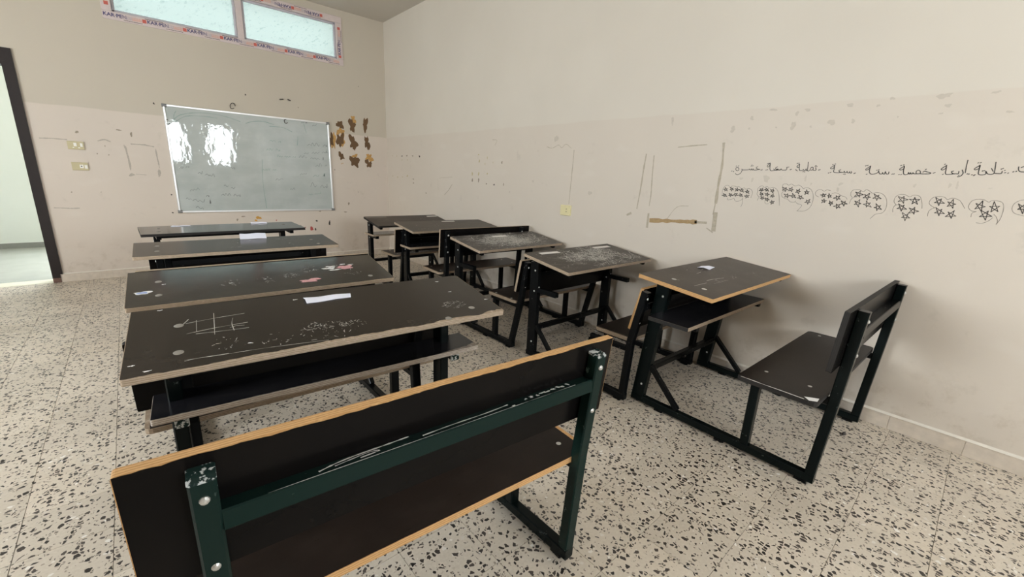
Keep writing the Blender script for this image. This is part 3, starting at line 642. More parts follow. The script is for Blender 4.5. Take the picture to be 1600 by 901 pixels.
mb = MB()
wall_mesh(mb, XL, XR, [DOOR, WIN], lambda m, a, b, z0, z1: m.box(a, b, YF, YF + WT, z0, z1))
wall_front = mb.build('wall_front', M['wall_front'], kind='structure')
mb = MB()
mb.box(XR, XR + WT, YB - WT, YF + WT, 0, HC)
wall_right = mb.build('wall_right', M['wall_right'], kind='structure')
mb = MB()
wall_mesh(mb, YB - WT, YF + WT, [(a, b, *WIN_Z) for a, b in LEFT_WINDOWS], lambda m, a, b, z0, z1: m.box(XL - WT, XL, a, b, z0, z1))
wall_left = mb.build('wall_left', M['wall_right'], kind='structure')
mb = MB()
wall_mesh(mb, XL, XR, [(a, b, *WIN_Z) for a, b in BACK_WINDOWS], lambda m, a, b, z0, z1: m.box(a, b, YB - WT, YB, z0, z1))
wall_back = mb.build('wall_back', M['wall_right'], kind='structure')
mb = MB()
mb.box(XL - WT, XR + WT, YB - WT, YF + WT, HC, HC + 0.15)
ceiling = mb.build('ceiling', M['ceiling'], kind='structure')

# floor: mortar bed with terrazzo tiles laid on it
mb = MB()
mb.box(XL - WT, XR + WT, YB - WT, YF + WT, -0.15, -0.0025)
floor = mb.build('floor', M['grout'], kind='structure')
G = 0.0011
mb = MB()
mb.add([(G, G, 0), (TILE - G, G, 0), (TILE - G, TILE - G, 0), (G, TILE - G, 0),
        (0.0004, 0.0004, -0.003), (TILE - 0.0004, 0.0004, -0.003), (TILE - 0.0004, TILE - 0.0004, -0.003), (0.0004, TILE - 0.0004, -0.003)],
       [(0, 1, 2, 3), (0, 4, 5, 1), (1, 5, 6, 2), (2, 6, 7, 3), (3, 7, 4, 0)])
tile_mesh = mb.mesh('tile', M['terrazzo'])
cells = []
for i in range(-10, 16):
    for j in range(-12, 28):
        x0, y0 = TX0 + i * TILE, TY0 + j * TILE
        if x0 + TILE < XL + 0.01 or x0 > XR - 0.02 or y0 + TILE < YB + 0.01 or y0 > YF - 0.02:
            continue
        cx, cy = x0 + TILE / 2, y0 + TILE / 2
        q = Vector((cx, cy, -1.30))
        dep = q.dot(_f)
        sx, sy = (q.dot(_r2) / dep * F_PX, -q.dot(_u2) / dep * F_PX) if dep > 0.2 else (9999, 9999)
        seen = abs(sx) < 860 and abs(sy) < 510
        whole = x0 > XL and x0 + TILE < XR + 0.004 and y0 > YB and y0 + TILE < YF
        cells.append((0 if (seen and whole) else 1, q.length, x0, y0))
cells.sort()
rest = MB()
for k, (far, _, x0, y0) in enumerate(cells):
    if far == 0 and k < 300:
        link('tile', tile_mesh, floor, (x0, y0, 0))
    else:
        x1, y1 = min(x0 + TILE, XR), min(y0 + TILE, YF)
        xa, ya = max(x0, XL), max(y0, YB)
        rest.add([(xa + G, ya + G, 0), (x1 - G, ya + G, 0), (x1 - G, y1 - G, 0), (xa + G, y1 - G, 0)], [(0, 1, 2, 3)])
rest.build('tiles_beyond', M['terrazzo'], floor, kind='stuff')

# skirting tiles along the right, front, left and back walls
SK_H, SK_T, SK_L = 0.088, 0.011, 0.30


def skirting(name, a0, a1, place, rotz):
    mb = MB()
    mb.box(0, a1 - a0, -SK_T * 0.6, 0, 0, SK_H - 0.002)
    mb.add([(0, -SK_T - 0.004, SK_H - 0.002), (a1 - a0, -SK_T - 0.004, SK_H - 0.002), (a1 - a0, 0, SK_H + 0.008), (0, 0, SK_H + 0.008)], [(0, 1, 2, 3)])
    base = mb.build(name, M['skirting_cove'], None, place, (0, 0, rotz), 'structure')
    mb = MB()
    mb.bar((0.001, -SK_T / 2, SK_H / 2), (SK_L - 0.001, -SK_T / 2, SK_H / 2), SK_T, SK_H, (0, 1, 0), 0.002)
    me = mb.mesh('skirting_tile', M['skirting'])
    n = int((a1 - a0) / SK_L)
    for i in range(n):
        link('skirting_tile', me, base, (i * SK_L, 0, 0))
    r = (a1 - a0) - n * SK_L
    if r > 0.01:
        mb = MB()
        mb.bar((0.001, -SK_T / 2, SK_H / 2), (r - 0.001, -SK_T / 2, SK_H / 2), SK_T, SK_H, (0, 1, 0), 0.002)
        mb.build('skirting_tile', M['skirting'], base, (n * SK_L, 0, 0))
    return base


skirting('baseboard_right', 0, YF - YB, (XR, YF, 0), -PI / 2)
skirting('baseboard_front', 0, XR - (-0.67), (-0.67, YF, 0), 0.0)
skirting('baseboard_left', 0, YF - YB, (XL, YB, 0), PI / 2)
skirting('baseboard_back', 0, XR - XL, (XR, YB, 0), PI)

# windows in the left and back walls (behind the photographer): frame, mullion, sill
nwin = 2
for side, lst in (('left', LEFT_WINDOWS), ('back', BACK_WINDOWS)):
    for a, b in lst:
        mb = MB()
        L, z0, z1 = b - a, *WIN_Z
        for (p, q) in (((0, 0, z0 + .03), (L, 0, z0 + .03)), ((0, 0, z1 - .03), (L, 0, z1 - .03)), ((.03, 0, z0), (.03, 0, z1)), ((L - .03, 0, z0), (L - .03, 0, z1))):
            mb.bar(p, q, 0.06, 0.06, (0, 1, 0))
        if L > 1.0:
            mb.bar((L / 2, 0, z0), (L / 2, 0, z1), 0.05, 0.05, (0, 1, 0))
        loc, rz = ((XL - WT / 2, a, 0), PI / 2) if side == 'left' else ((a, YB - WT / 2, 0), 0)
        w = mb.build('window_%d' % nwin, M['window_paint'], None, loc, (0, 0, rz), 'structure')
        nwin += 1

# doorway: dark wood casing and jamb lining, marble threshold
dx0, dx1, dz = DOOR[0], DOOR[1], DOOR[3]
mb = MB()
mb.box(dx1, dx1 + 0.055, YF - 0.018, YF, 0.09, dz + 0.115)
door = mb.build('door_1', M['door_wood'], kind='structure')
mb = MB()
mb.box(dx0 - 0.06, dx0, YF - 0.018, YF, 0.09, dz + 0.115)
mb.build('casing', M['door_wood'], door)
mb = MB()
mb.box(dx0, dx1, YF - 0.018, YF, dz, dz + 0.115)
mb.build('casing', M['door_wood'], door)
mb = MB()
mb.box(dx1 - 0.025, dx1 + 0.001, YF - 0.012, YF + WT, 0.05, dz)
mb.box(dx1 + 0.001, dx1 + 0.035, YF - 0.012, YF, 0.05, 0.0899)
mb.build('jamb', M['door_wood'], door)
mb = MB()
mb.box(dx1 - 0.025, dx1 + 0.034, YF - 0.011, YF + 0.03, 0.0, 0.0499)
mb.build('jamb_foot', M['door_worn'], door)['label'] = 'worn bare foot of the door jamb'
mb = MB()
mb.box(dx0 - 0.001, dx0 + 0.025, YF - 0.012, YF + WT, 0.0, dz)
mb.build('jamb', M['door_wood'], door)
mb = MB()
mb.box(dx0 + 0.025, dx1 - 0.025, YF - 0.012, YF + WT, dz - 0.025, dz + 0.001)
mb.build('jamb_head', M['door_wood'], door)
mb = MB()
mb.box(dx0 + 0.025, dx1 - 0.025, YF, YF + WT, -0.05, 0.002)
mb.build('trim_1', M['marble'], kind='structure')

# corridor beyond the door
CY1 = 9.16
mb = MB()
mb.box(-3.2, 3.27, YF + WT, CY1 + 0.2, -0.15, 0.0)
mb.build('floor_corridor', M['corridor_floor'], kind='structure')
mb = MB()
for a, b, z0, z1 in ((-3.2, -0.6, 0, 2.5), (-0.6, 2.2, 0, 1.0), (-0.6, 2.2, 2.3, 2.5), (2.2, 3.27, 0, 2.5)):  # gap is an unseen opening, added so sky light reaches the corridor
    mb.box(a, b, CY1, CY1 + 0.2, z0, z1)
mb.build('wall_corridor', M['corridor_wall'], kind='structure')
mb = MB()
mb.box(-3.2, -0.6, CY1 - 0.012, CY1, 0, 0.075)
mb.build('baseboard_corridor', M['corridor_base'], kind='structure')
mb = MB()
mb.box(-3.3, 3.37, YF + WT, CY1 + 0.3, 2.5, 2.62)  # unseen roof, added to limit the sky light falling into the corridor
mb.box(-3.3, -3.1, YF + WT, CY1 + 0.2, 0, 2.5)
mb.box(3.17, 3.37, YF + WT, CY1 + 0.2, 0, 2.5)
mb.build('ceiling_corridor_added', M['ceiling'], kind='structure')
portal('sky_portal', (0.8, CY1 + 0.21, 1.65), (-PI / 2, 0, 0), 2.8, 1.3)
portal('sky_portal', ((WIN[0] + WIN[1]) / 2, YF + WT + 0.02, (WIN[2] + WIN[3]) / 2), (-PI / 2, 0, 0), 2.4, 0.6)

# high window over the board: taped frame, two frosted panes
wx0, wx1, wz0, wz1 = WIN
FW = 0.078
window = MB()
window.bar((wx0, YF + 0.02, wz0 + FW / 2), (wx1, YF + 0.02, wz0 + FW / 2), 0.06, FW, (0, 1, 0), 0.003)
window = window.build('window_1', M['upvc'], kind='structure')
for p, q in (((wx0, wz1 - FW / 2), (wx1, wz1 - FW / 2)),):
    mb = MB()
    mb.bar((p[0], YF + 0.02, p[1]), (q[0], YF + 0.02, q[1]), 0.06, FW, (0, 1, 0), 0.003)
    mb.build('frame_rail', M['upvc'], window)
for x in (wx0 + FW / 2, wx1 - FW / 2):
    mb = MB()
    mb.bar((x, YF + 0.02, wz0 + FW), (x, YF + 0.02, wz1 - FW), 0.06, FW, (0, 1, 0), 0.003)
    mb.build('frame_stile', M['upvc'], window)
MX0, MX1 = 1.228, 1.292
mb = MB()
mb.bar(((MX0 + MX1) / 2, YF + 0.022, wz0 + FW), ((MX0 + MX1) / 2, YF + 0.022, wz1 - FW), 0.05, MX1 - MX0, (0, 1, 0), 0.003)
mb.build('mullion', M['upvc'], window)
for a, b in ((wx0 + FW, MX0), (MX1, wx1 - FW)):
    z0, z1 = wz0 + FW, wz1 - FW
    B = 0.026
    mb = MB()
    for p, q in (((a, z0 + B / 2), (b, z0 + B / 2)), ((a, z1 - B / 2), (b, z1 - B / 2)), ((a + B / 2, z0), (a + B / 2, z1)), ((b - B / 2, z0), (b - B / 2, z1))):
        mb.bar((p[0], YF + 0.034, p[1]), (q[0], YF + 0.034, q[1]), 0.03, B, (0, 1, 0), 0.006)
    bead = mb.build('glazing_bead', M['upvc_bead'], window)
    mb = MB()
    mb.box(a + B - 0.004, b - B + 0.004, YF + 0.036, YF + 0.042, z0 + B - 0.004, z1 - B + 0.004)
    mb.m = [1, 1, 0, 1, 1, 1]                    # etched inner face, clear outer face and rim
    mb.build('pane', [M['frosted'], M['clear_glass']], window)


def text_mesh(name, s, size, mat):
    cu = bpy.data.curves.new(name, 'FONT')
    cu.body = s
    cu.size = size
    cu.align_x, cu.align_y = 'LEFT', 'CENTER'
    cu.resolution_u = 2
    cu.offset = 0.0011
    o = bpy.data.objects.new(name, cu)
    COL.objects.link(o)
    dg = bpy.context.evaluated_depsgraph_get()
    me = bpy.data.meshes.new_from_object(o.evaluated_get(dg))
    bpy.data.objects.remove(o)
    me.materials.clear()
    me.materials.append(mat)
    return me


# printed protective tape: red block, blue brand lettering, orange and pale small print, a dark line of print
txt = text_mesh('tape_lettering', 'KAR\u00b7PEN', 0.046, M['print_blue'])
mbq = MB()
mbq.box(-0.004, 0.029, -0.017, 0.017, 0.0, 0.0006)
red = mbq.mesh('tape_block', M['print_red'])
mbq = MB()
rt = random.Random(3)
for yy in (0.009, -0.003, -0.012):
    x = 0.0
    while x < 0.075:
        w = rt.uniform(0.006, 0.016)
        mbq.box(x, min(x + w, 0.078), yy - 0.003, yy + 0.003, 0, 0.0005)
        x += w + 0.003
orange = mbq.mesh('tape_small_print', M['print_orange'])
pale = orange.copy()
pale.materials.clear()
pale.materials.append(M['print_pale'])
mbq = MB()
x = 0.0
while x < 0.15:
    w = rt.uniform(0.004, 0.012)
    mbq.box(x, x + w, -0.0028, 0.0028, 0, 0.0005)
    x += w + 0.002
fine = mbq.mesh('tape_fine_print', M['print_dark'])
TY = YF - 0.0108


def tape(u0, run, n, cx, cz, ang, skip=()):
    """n repeats of the print along a frame bar, from its start point, direction ang in the wall plane."""
    c, s = math.cos(ang), math.sin(ang)
    for i in range(n):
        t = u0 + i * run
        for nm, me, du, dv in (('tape_block', red, 0.0, 0.004), ('tape_lettering', txt, 0.034, 0.004), ('tape_small_print', pale, 0.182, 0.004),
                               ('tape_small_print', orange, 0.258, 0.004), ('tape_fine_print', fine, 0.19, -0.024), ('tape_fine_print', fine, 0.02, 0.030)):
            if t + du < 0.0 or t + du > skip[0]:
                continue
            a, b = t + du, dv
            link(nm, me, window, (cx + a * c - b * s, TY - (0.0004 if nm == 'tape_lettering' else 0), cz + a * s + b * c), (PI / 2, -ang, 0))


tape(0.353 - wx0 - 2 * 0.344, 0.344, 9, wx0, wz0 + FW / 2, 0.0, (wx1 - wx0 - 0.09,))
tape(0.25, 0.344, 7, wx1, wz1 - FW / 2, PI, (wx1 - wx0 - 0.09,))
tape(0.02, 0.344, 2, wx1 - FW / 2, wz0 + FW, PI / 2, (wz1 - wz0 - FW * 2 - 0.06,))
tape(0.02, 0.344, 2, wx0 + FW / 2, wz1 - FW, -PI / 2, (wz1 - wz0 - FW * 2 - 0.06,))

# ------------------------------------------------------------------ writing, stains and peeled paint on the walls
NUM = dict(ten='ten', nine='nine', eight='eight', seven='seven', six='six', five='five', four='four', three='three', two='two')
rw = random.Random(11)
for k, strokes in WORDS.items():
    mb = MB()
    for s in strokes:
        ribbon(mb, mm(s), 0.0038, on_right(0.0006), smooth=len(s) > 2, jitter=0.12, rng=rw)
    mb.build('handwritten_word', M['ink'], wall_right)['label'] = 'handwritten Arabic word for %s' % NUM[k]
for k, (sts, outl) in CLOUDS.items():
    mb = MB()
    for s in outl:
        ribbon(mb, mm(s), 0.0024, on_right(0.0005), jitter=0.2, rng=rw)
    mb.build('drawn_cloud', M['pencil'], wall_right)['label'] = 'drawn cloud outline around %s stars' % NUM[k]
    for s in sts:
        mb = MB()
        ribbon(mb, mm(s), 0.0030, on_right(0.0007), smooth=False, jitter=0.2, rng=rw)
        mb.build('drawn_star', M['ink'], wall_right)

SPECK = {3: 'speck_dark', 4: 'speck_mid', 5: 'speck_orange', 6: 'speck_red', 7: 'grey_mark', 8: 'speck_yellow', 9: 'smudge', 10: 'smudge_pale'}
for cx, cy, w, h, k in PEEL:
    mb = MB()
    if k == 2:
        for _ in range(5):
            blob(mb, (cx + rw.uniform(-.4, .4) * w) * MM, (cy + rw.uniform(-.45, .45) * h) * MM, w * .2 * MM, h * .16 * MM, on_front(0.0007), rag=0.6, rng=rw)
        mb.build('peeled_fleck', M['peel_amber'], wall_front)
        continue
    blob(mb, cx * MM, cy * MM, w * MM * 1.2, h * MM * 1.2, on_front(0.0012 if k == 0 else 0.0006), rag=0.55, n=28, rng=rw)
    mb.build('peeled_patch', M['peel_dark' if k == 0 else 'peel_amber'], wall_front)
for lst, fn, par in ((FRONT_SPECKS, on_front, wall_front), (FRONT_SMEARS, on_front, wall_front), (RIGHT_SPECKS, on_right, wall_right)):
    by = {}
    for cx, cy, w, h, k in lst:
        blob(by.setdefault(k, MB()), cx * MM, cy * MM, w * MM, h * MM, fn(0.0005 + 0.0001 * (k % 4)), rag=0.45, n=12, rng=rw)
    for k, mb in by.items():
        mb.build('wall_marks', M[SPECK[k]], par, kind='stuff')
mb = MB()
for s in FRONT_LINES:
    ribbon(mb, mm(s), 0.010, on_front(0.0006), jitter=0.5, rng=rw)
mb.build('scuff_lines', M['grey_mark'], wall_front)
for i, (s, wpx) in enumerate(RIGHT_STRIPS):
    mb = MB()
    ribbon(mb, mm(s), wpx * 0.0055, on_right(0.0006), jitter=0.35, rng=rw)
    mb.build('tape_stain', M['stain_brown' if i == 4 else 'stain'], wall_right)

# small steel hooks and nails left in the front wall above the board
mb = MB()
for k in range(9):
    a0, a1 = k * 0.62, (k + 1) * 0.62
    c = Vector((1.083, YF - 0.012, 1.985))
    p0 = c + Vector((0.026 * math.cos(a0) + 0.008 * math.sin(a0), 0.004 * k / 9, 0.034 * math.sin(a0)))
    p1 = c + Vector((0.026 * math.cos(a1) + 0.008 * math.sin(a1), 0.004 * (k + 1) / 9, 0.034 * math.sin(a1)))
    mb.bar(p0, p1, 0.007, 0.007, (0, 1, 0), 0.002)
mb.bar((1.10, YF - 0.012, 2.01), (1.10, YF, 2.01), 0.006, 0.006, (1, 0, 0), 0.002)
mb.build('wall_hook', M['speck_dark'], wall_front)
mb = MB()
mb.bar((1.615, YF - 0.012, 2.134), (1.66, YF - 0.012, 2.142), 0.008, 0.012, (0, 1, 0), 0.002)
mb.bar((1.71, YF - 0.012, 2.146), (1.745, YF - 0.012, 2.136), 0.008, 0.014, (0, 1, 0), 0.002)
mb.bar((1.64, YF - 0.012, 2.14), (1.64, YF, 2.14), 0.006, 0.006, (1, 0, 0), 0.002)
mb.bar((1.725, YF - 0.012, 2.14), (1.725, YF, 2.14), 0.006, 0.006, (1, 0, 0), 0.002)
mb.build('wall_nail', M['speck_dark'], wall_front)

# ------------------------------------------------------------------ whiteboard
bx0, bx1, bz0, bz1 = 0.405, 2.215, 0.713, 1.917
board = tag(empty('whiteboard', (0, 0, 0)), 'large wall-mounted whiteboard with aluminium frame and faded writing', 'whiteboard')
board.location = ((bx0 + bx1) / 2, YF, bz0)
BC = (bx0 + bx1) / 2


def onboard(d):
    return lambda a, b: (a - BC, -d, b - bz0)


BW, BH = bx1 - bx0, bz1 - bz0
mb = MB()
mb.box(-BW / 2 + 0.01, BW / 2 - 0.01, -0.014, -0.001, 0.01, BH - 0.01)
mb.build('writing_surface', M['whiteboard'], board)
for p, q, w in (((-BW / 2, 0.011), (BW / 2, 0.011), 0.022), ((-BW / 2, BH - 0.011), (BW / 2, BH - 0.011), 0.022), ((-BW / 2 + 0.011, 0.02), (-BW / 2 + 0.011, BH - 0.02), 0.022), ((BW / 2 - 0.011, 0.02), (BW / 2 - 0.011, BH - 0.02), 0.022)):
    mb = MB()
    mb.bar((p[0], -0.0115, p[1]), (q[0], -0.0115, q[1]), 0.021, w, (0, 1, 0), 0.004)
    mb.build('frame_rail', M['aluminium'], board)
for sx in (-1, 1):
    for z in (0.014, BH - 0.014):
        mb = MB()
        mb.bar((sx * (BW / 2 - 0.016) - 0.022, -0.013, z), (sx * (BW / 2 - 0.016) + 0.022, -0.013, z), 0.025, 0.036, (0, 1, 0), 0.008)
        mb.build('corner_cap', M['board_corner'], board)
for hx, hz in BOARD_HOOKS:
    mb = MB()
    for k in range(6):
        a0, a1 = 0.5 + k * 0.75, 0.5 + (k + 1) * 0.75
        c = Vector((hx * MM - BC, -0.018, hz * MM - bz0))
        mb.bar(c + Vector((0.02 * math.cos(a0), 0, -0.026 * math.sin(a0))), c + Vector((0.02 * math.cos(a1), 0, -0.026 * math.sin(a1))), 0.008, 0.008, (0, 1, 0), 0.002)
    mb.build('ring_hook', M['speck_dark'], board)
rb_ = random.Random(5)
inks = {0: MB(), 1: MB(), 2: MB()}
for ax, az, bx, bz, h, k in BOARD_ROWS:
    L = math.hypot(bx - ax, bz - az) * MM
    h = max(0.03, 1.9 * h * MM)
    t = 0.0
    while t < L:
        n = rb_.randint(4, 8)
        pts = []
        for i in range(n):
            u = min(L, t + i * h * 0.42)
            f = u / L
            up = (0.9 if rb_.random() < 0.25 else 0.35) * h
            pts.append(((ax + (bx - ax) * f) * MM + rb_.uniform(-.1, .1) * h, (az + (bz - az) * f) * MM + (up if i % 2 else -0.15 * h) * rb_.uniform(0.5, 1.0)))
        ribbon(inks[k], pts, 0.0046, onboard(0.0146), jitter=0.4, rng=rb_)
        t += n * h * 0.42 + h * 0.35
for s in BOARD_ARCS:
    ribbon(inks[2], mm(s), 0.006, onboard(0.0144), jitter=0.5, rng=rb_)
for k, nm in ((0, 'board_ink'), (1, 'board_ink_pale'), (2, 'board_ink_green')):
    inks[k].build('marker_writing', M[nm], board, kind='stuff')

# ------------------------------------------------------------------ sockets


def socket(name, center, rz, w, h, mat, mods, label):
    o = tag(empty(name, center, rz), label, 'wall socket')
    mb = MB()
    mb.bar((-w / 2, -0.006, 0), (w / 2, -0.006, 0), 0.012, h, (0, 1, 0), 0.003)
    mb.build('cover_plate', mat, o)
    for mx, mz, mw, mh in mods:
        mb = MB()
        mb.bar((mx - mw / 2, -0.013, mz), (mx + mw / 2, -0.013, mz), 0.005, mh, (0, 1, 0), 0.001)
        mb.build('socket_module', M['socket_white'], o)
    return o


socket('wall_socket', (-0.352, YF, 1.416), 0, 0.122, 0.080, M['socket'], [(-0.004, 0.008, 0.022, 0.034), (0.042, 0.006, 0.018, 0.036), (-0.02, -0.022, 0.012, 0.008), (0.022, -0.022, 0.014, 0.008)],
       'upper cream electrical box with white modules left of the whiteboard')
s2 = socket('wall_socket', (-0.352, YF, 1.208), 0, 0.122, 0.080, M['socket'], [(0.045, -0.004, 0.022, 0.036), (0.012, 0.0, 0.028, 0.034)],
            'lower cream electrical box with round socket left of the whiteboard')
mb = MB()
mb.dome((0.012, -0.0155, 0.0), (0, -1, 0), 0.006, 0.001)
mb.build('socket_hole', M['speck_dark'], s2)
s3 = socket('wall_socket', (XR, 2.696, 1.017), -PI / 2, 0.125, 0.096, M['outlet'], [], 'square yellow outlet on the right wall below a vertical crack')
for zz in (0.012, -0.012):
    mb = MB()
    mb.dome((0.012, -0.012, zz), (0, -1, 0), 0.005, 0.001)
    mb.build('socket_hole', M['speck_dark'], s3)

# ------------------------------------------------------------------ desk and bench units
TH = 0.020


def plan(L, Dp, r):
    """Rounded rectangle, x centred, y from 0 to Dp."""
    pts = []
    for cx, cy, a0 in ((L / 2 - r, r, -PI / 2), (L / 2 - r, Dp - r, 0), (-L / 2 + r, Dp - r, PI / 2), (-L / 2 + r, r, PI)):
        for k in range(4):
            a = a0 + k * PI / 6
            pts.append((cx + r * math.cos(a), cy + r * math.sin(a)))
    return pts


def board_core(name, L, Dp, parent, loc, rot, top_m, edge_m, raw=False, r=0.008, th=TH, broken=0.0, ends=None):
    """Plywood board: local origin on the top face at the middle of its near edge."""
    P = plan(L, Dp, r)
    n = len(P)
    if broken:
        P = [(x - (broken if (x > L / 2 - 0.012 and y > 0.02) else 0.0), y) for x, y in P]
    c = 0.0012
    mb = MB()
    mb.add([(x, y, 0) for x, y in P] + [(x, y, -th) for x, y in P], [(i, n + i, n + (i + 1) % n, (i + 1) % n) for i in range(n)], 1)
    mb.add([(x, y, 0) for x, y in P], [tuple(range(n))], 2 if raw else 0)
    mb.add([(x, y, -th) for x, y in P], [tuple(range(n - 1, -1, -1))], 0)
    if ends is not None:
        for i in range(n):
            if abs(P[i][0]) > L / 2 - r * 0.6 and abs(P[(i + 1) % n][0]) > L / 2 - r * 0.6:
                mb.m[i] = 3
    return mb.build(name, [top_m, edge_m, edge_m, ends or edge_m], parent, loc, (rot, 0, 0))


def film(L, Dp, core, mat, near=0.0, far=0.0, seed=1, bites=(), ends=0.0015):
    """Resin film on the board's face; its edge is chipped back along the near/far side."""
    rg = random.Random(seed)

    def edge(amp, y0, sgn):
        if amp == 0.0:
            return [(-L / 2 + ends, y0), (L / 2 - ends, y0)]
        n = max(2, int(L / 0.012))
        out, w = [], 0.0
        for i in range(n + 1):
            x = -L / 2 + ends + (L - 2 * ends) * i / n
            w = 0.8 * w + 0.35 * rg.uniform(-1, 1)
            d = 0.0008 + amp * max(0.0, 0.35 + w + 0.25 * rg.uniform(-1, 1))
            for bx, bw, bd in bites:
                if amp and abs(x - bx) < bw:
                    d += bd * (1 - (abs(x - bx) / bw) ** 2) * rg.uniform(0.75, 1.0)
            out.append((x, y0 + sgn * d))
        return out

    pts = edge(near, 0.0, 1) + edge(far, Dp, -1)[::-1]
    mb = MB()
    n = len(pts)
    mb.add([(x, y, 0.0005) for x, y in pts] + [(x, y, 0.0) for x, y in pts], [tuple(range(n))] + [(i, n + i, n + (i + 1) % n, (i + 1) % n) for i in range(n)])
    return mb.build('face_film', mat, core)


STYLE = {
    'L4': dict(top='film_brown', edge='ply_worn', near=0.006, back='ply_orange', steel='steel_green', shelf=True, panel=False, half=0.479, skew=-0.089, cx=-0.015, inset=0.077,
               bites=((0.05, .16, .009), (0.36, .10, .016), (-.12, .12, .010), (0.55, .07, .018), (-.3, .1, .004)), lab='wide dark brown school desk and bench nearest the camera, chalk grid scratched on top'),
    'L3': dict(top='film_gloss', edge='ply_worn', near=0.003, back='ply_painted', steel='steel', shelf=True, panel=False, half=0.435, skew=-0.03,
               bites=((0.5, .08, .004),), lab='glossy black school desk with dried pink and white paint on its top'),
    'L2': dict(top='film_brown', edge='ply_worn', near=0.004, back='ply_pale', steel='steel', shelf=True, panel=False,
               bites=((0.3, .25, .010),), lab='brown school desk in the left row with a folded paper on its far edge'),
    'L1': dict(top='film_gloss', edge='ply_painted', near=0.0, back='ply_painted', steel='steel', shelf=False, panel=False,
               bites=(), lab='black-edged school desk in the left row closest under the whiteboard'),
    'R5': dict(top='film_dusty', edge='ply_orange', near=0.0015, back='ply_painted', steel='steel_green', shelf=True, panel=True,
               rake=0.075, bites=(), lab='school desk with orange plywood edges and open bench against the right wall'),
    'R4': dict(top='film_scratched', edge='ply_pale', near=0.002, back='ply_orange', steel='steel', shelf=False, panel=True,
               bites=(), lab='scratched school desk with two paper labels and bare shelf arms'),
    'R3': dict(top='film_scored', edge='ply_pale', near=0.003, back='ply_pale', steel='steel', shelf=False, panel=False,
               bites=(), lab='heavily scored school desk with one label directly behind an upright black backrest'),
    'R2': dict(top='film_dusty', edge='ply_pale', near=0.002, back='ply_pale', steel='steel', shelf=True, panel=False,
               bites=(), lab='plain dusty school desk, second from the far corner in the right row'),
    'R1': dict(top='film_dusty', edge='ply_painted', near=0.001, back='ply_pale', steel='steel', shelf=True, panel=False,
               bites=(), lab='farthest school desk of the right row, in the corner beside the front wall'),
}


def chalk_patch(mb, cx, cy, rx, ry, n, rg, to3, long=0.02, w=0.0012):
    for _ in range(n):
        a = rg.uniform(0, 2 * PI)
        r = math.sqrt(rg.random())
        x, y = cx + rx * r * math.cos(a), cy + ry * r * math.sin(a)
        t = rg.uniform(0, PI)
        l = long * rg.uniform(0.1, 1.0) ** 2
        pts = [(x, y), (x + l * .5 * math.cos(t) + rg.uniform(-.2, .2) * l, y + l * .5 * math.sin(t)), (x + l * math.cos(t), y + l * math.sin(t))]
        ribbon(mb, pts, w * rg.uniform(0.7, 2.2), to3, smooth=False, jitter=0.5, rng=rg)


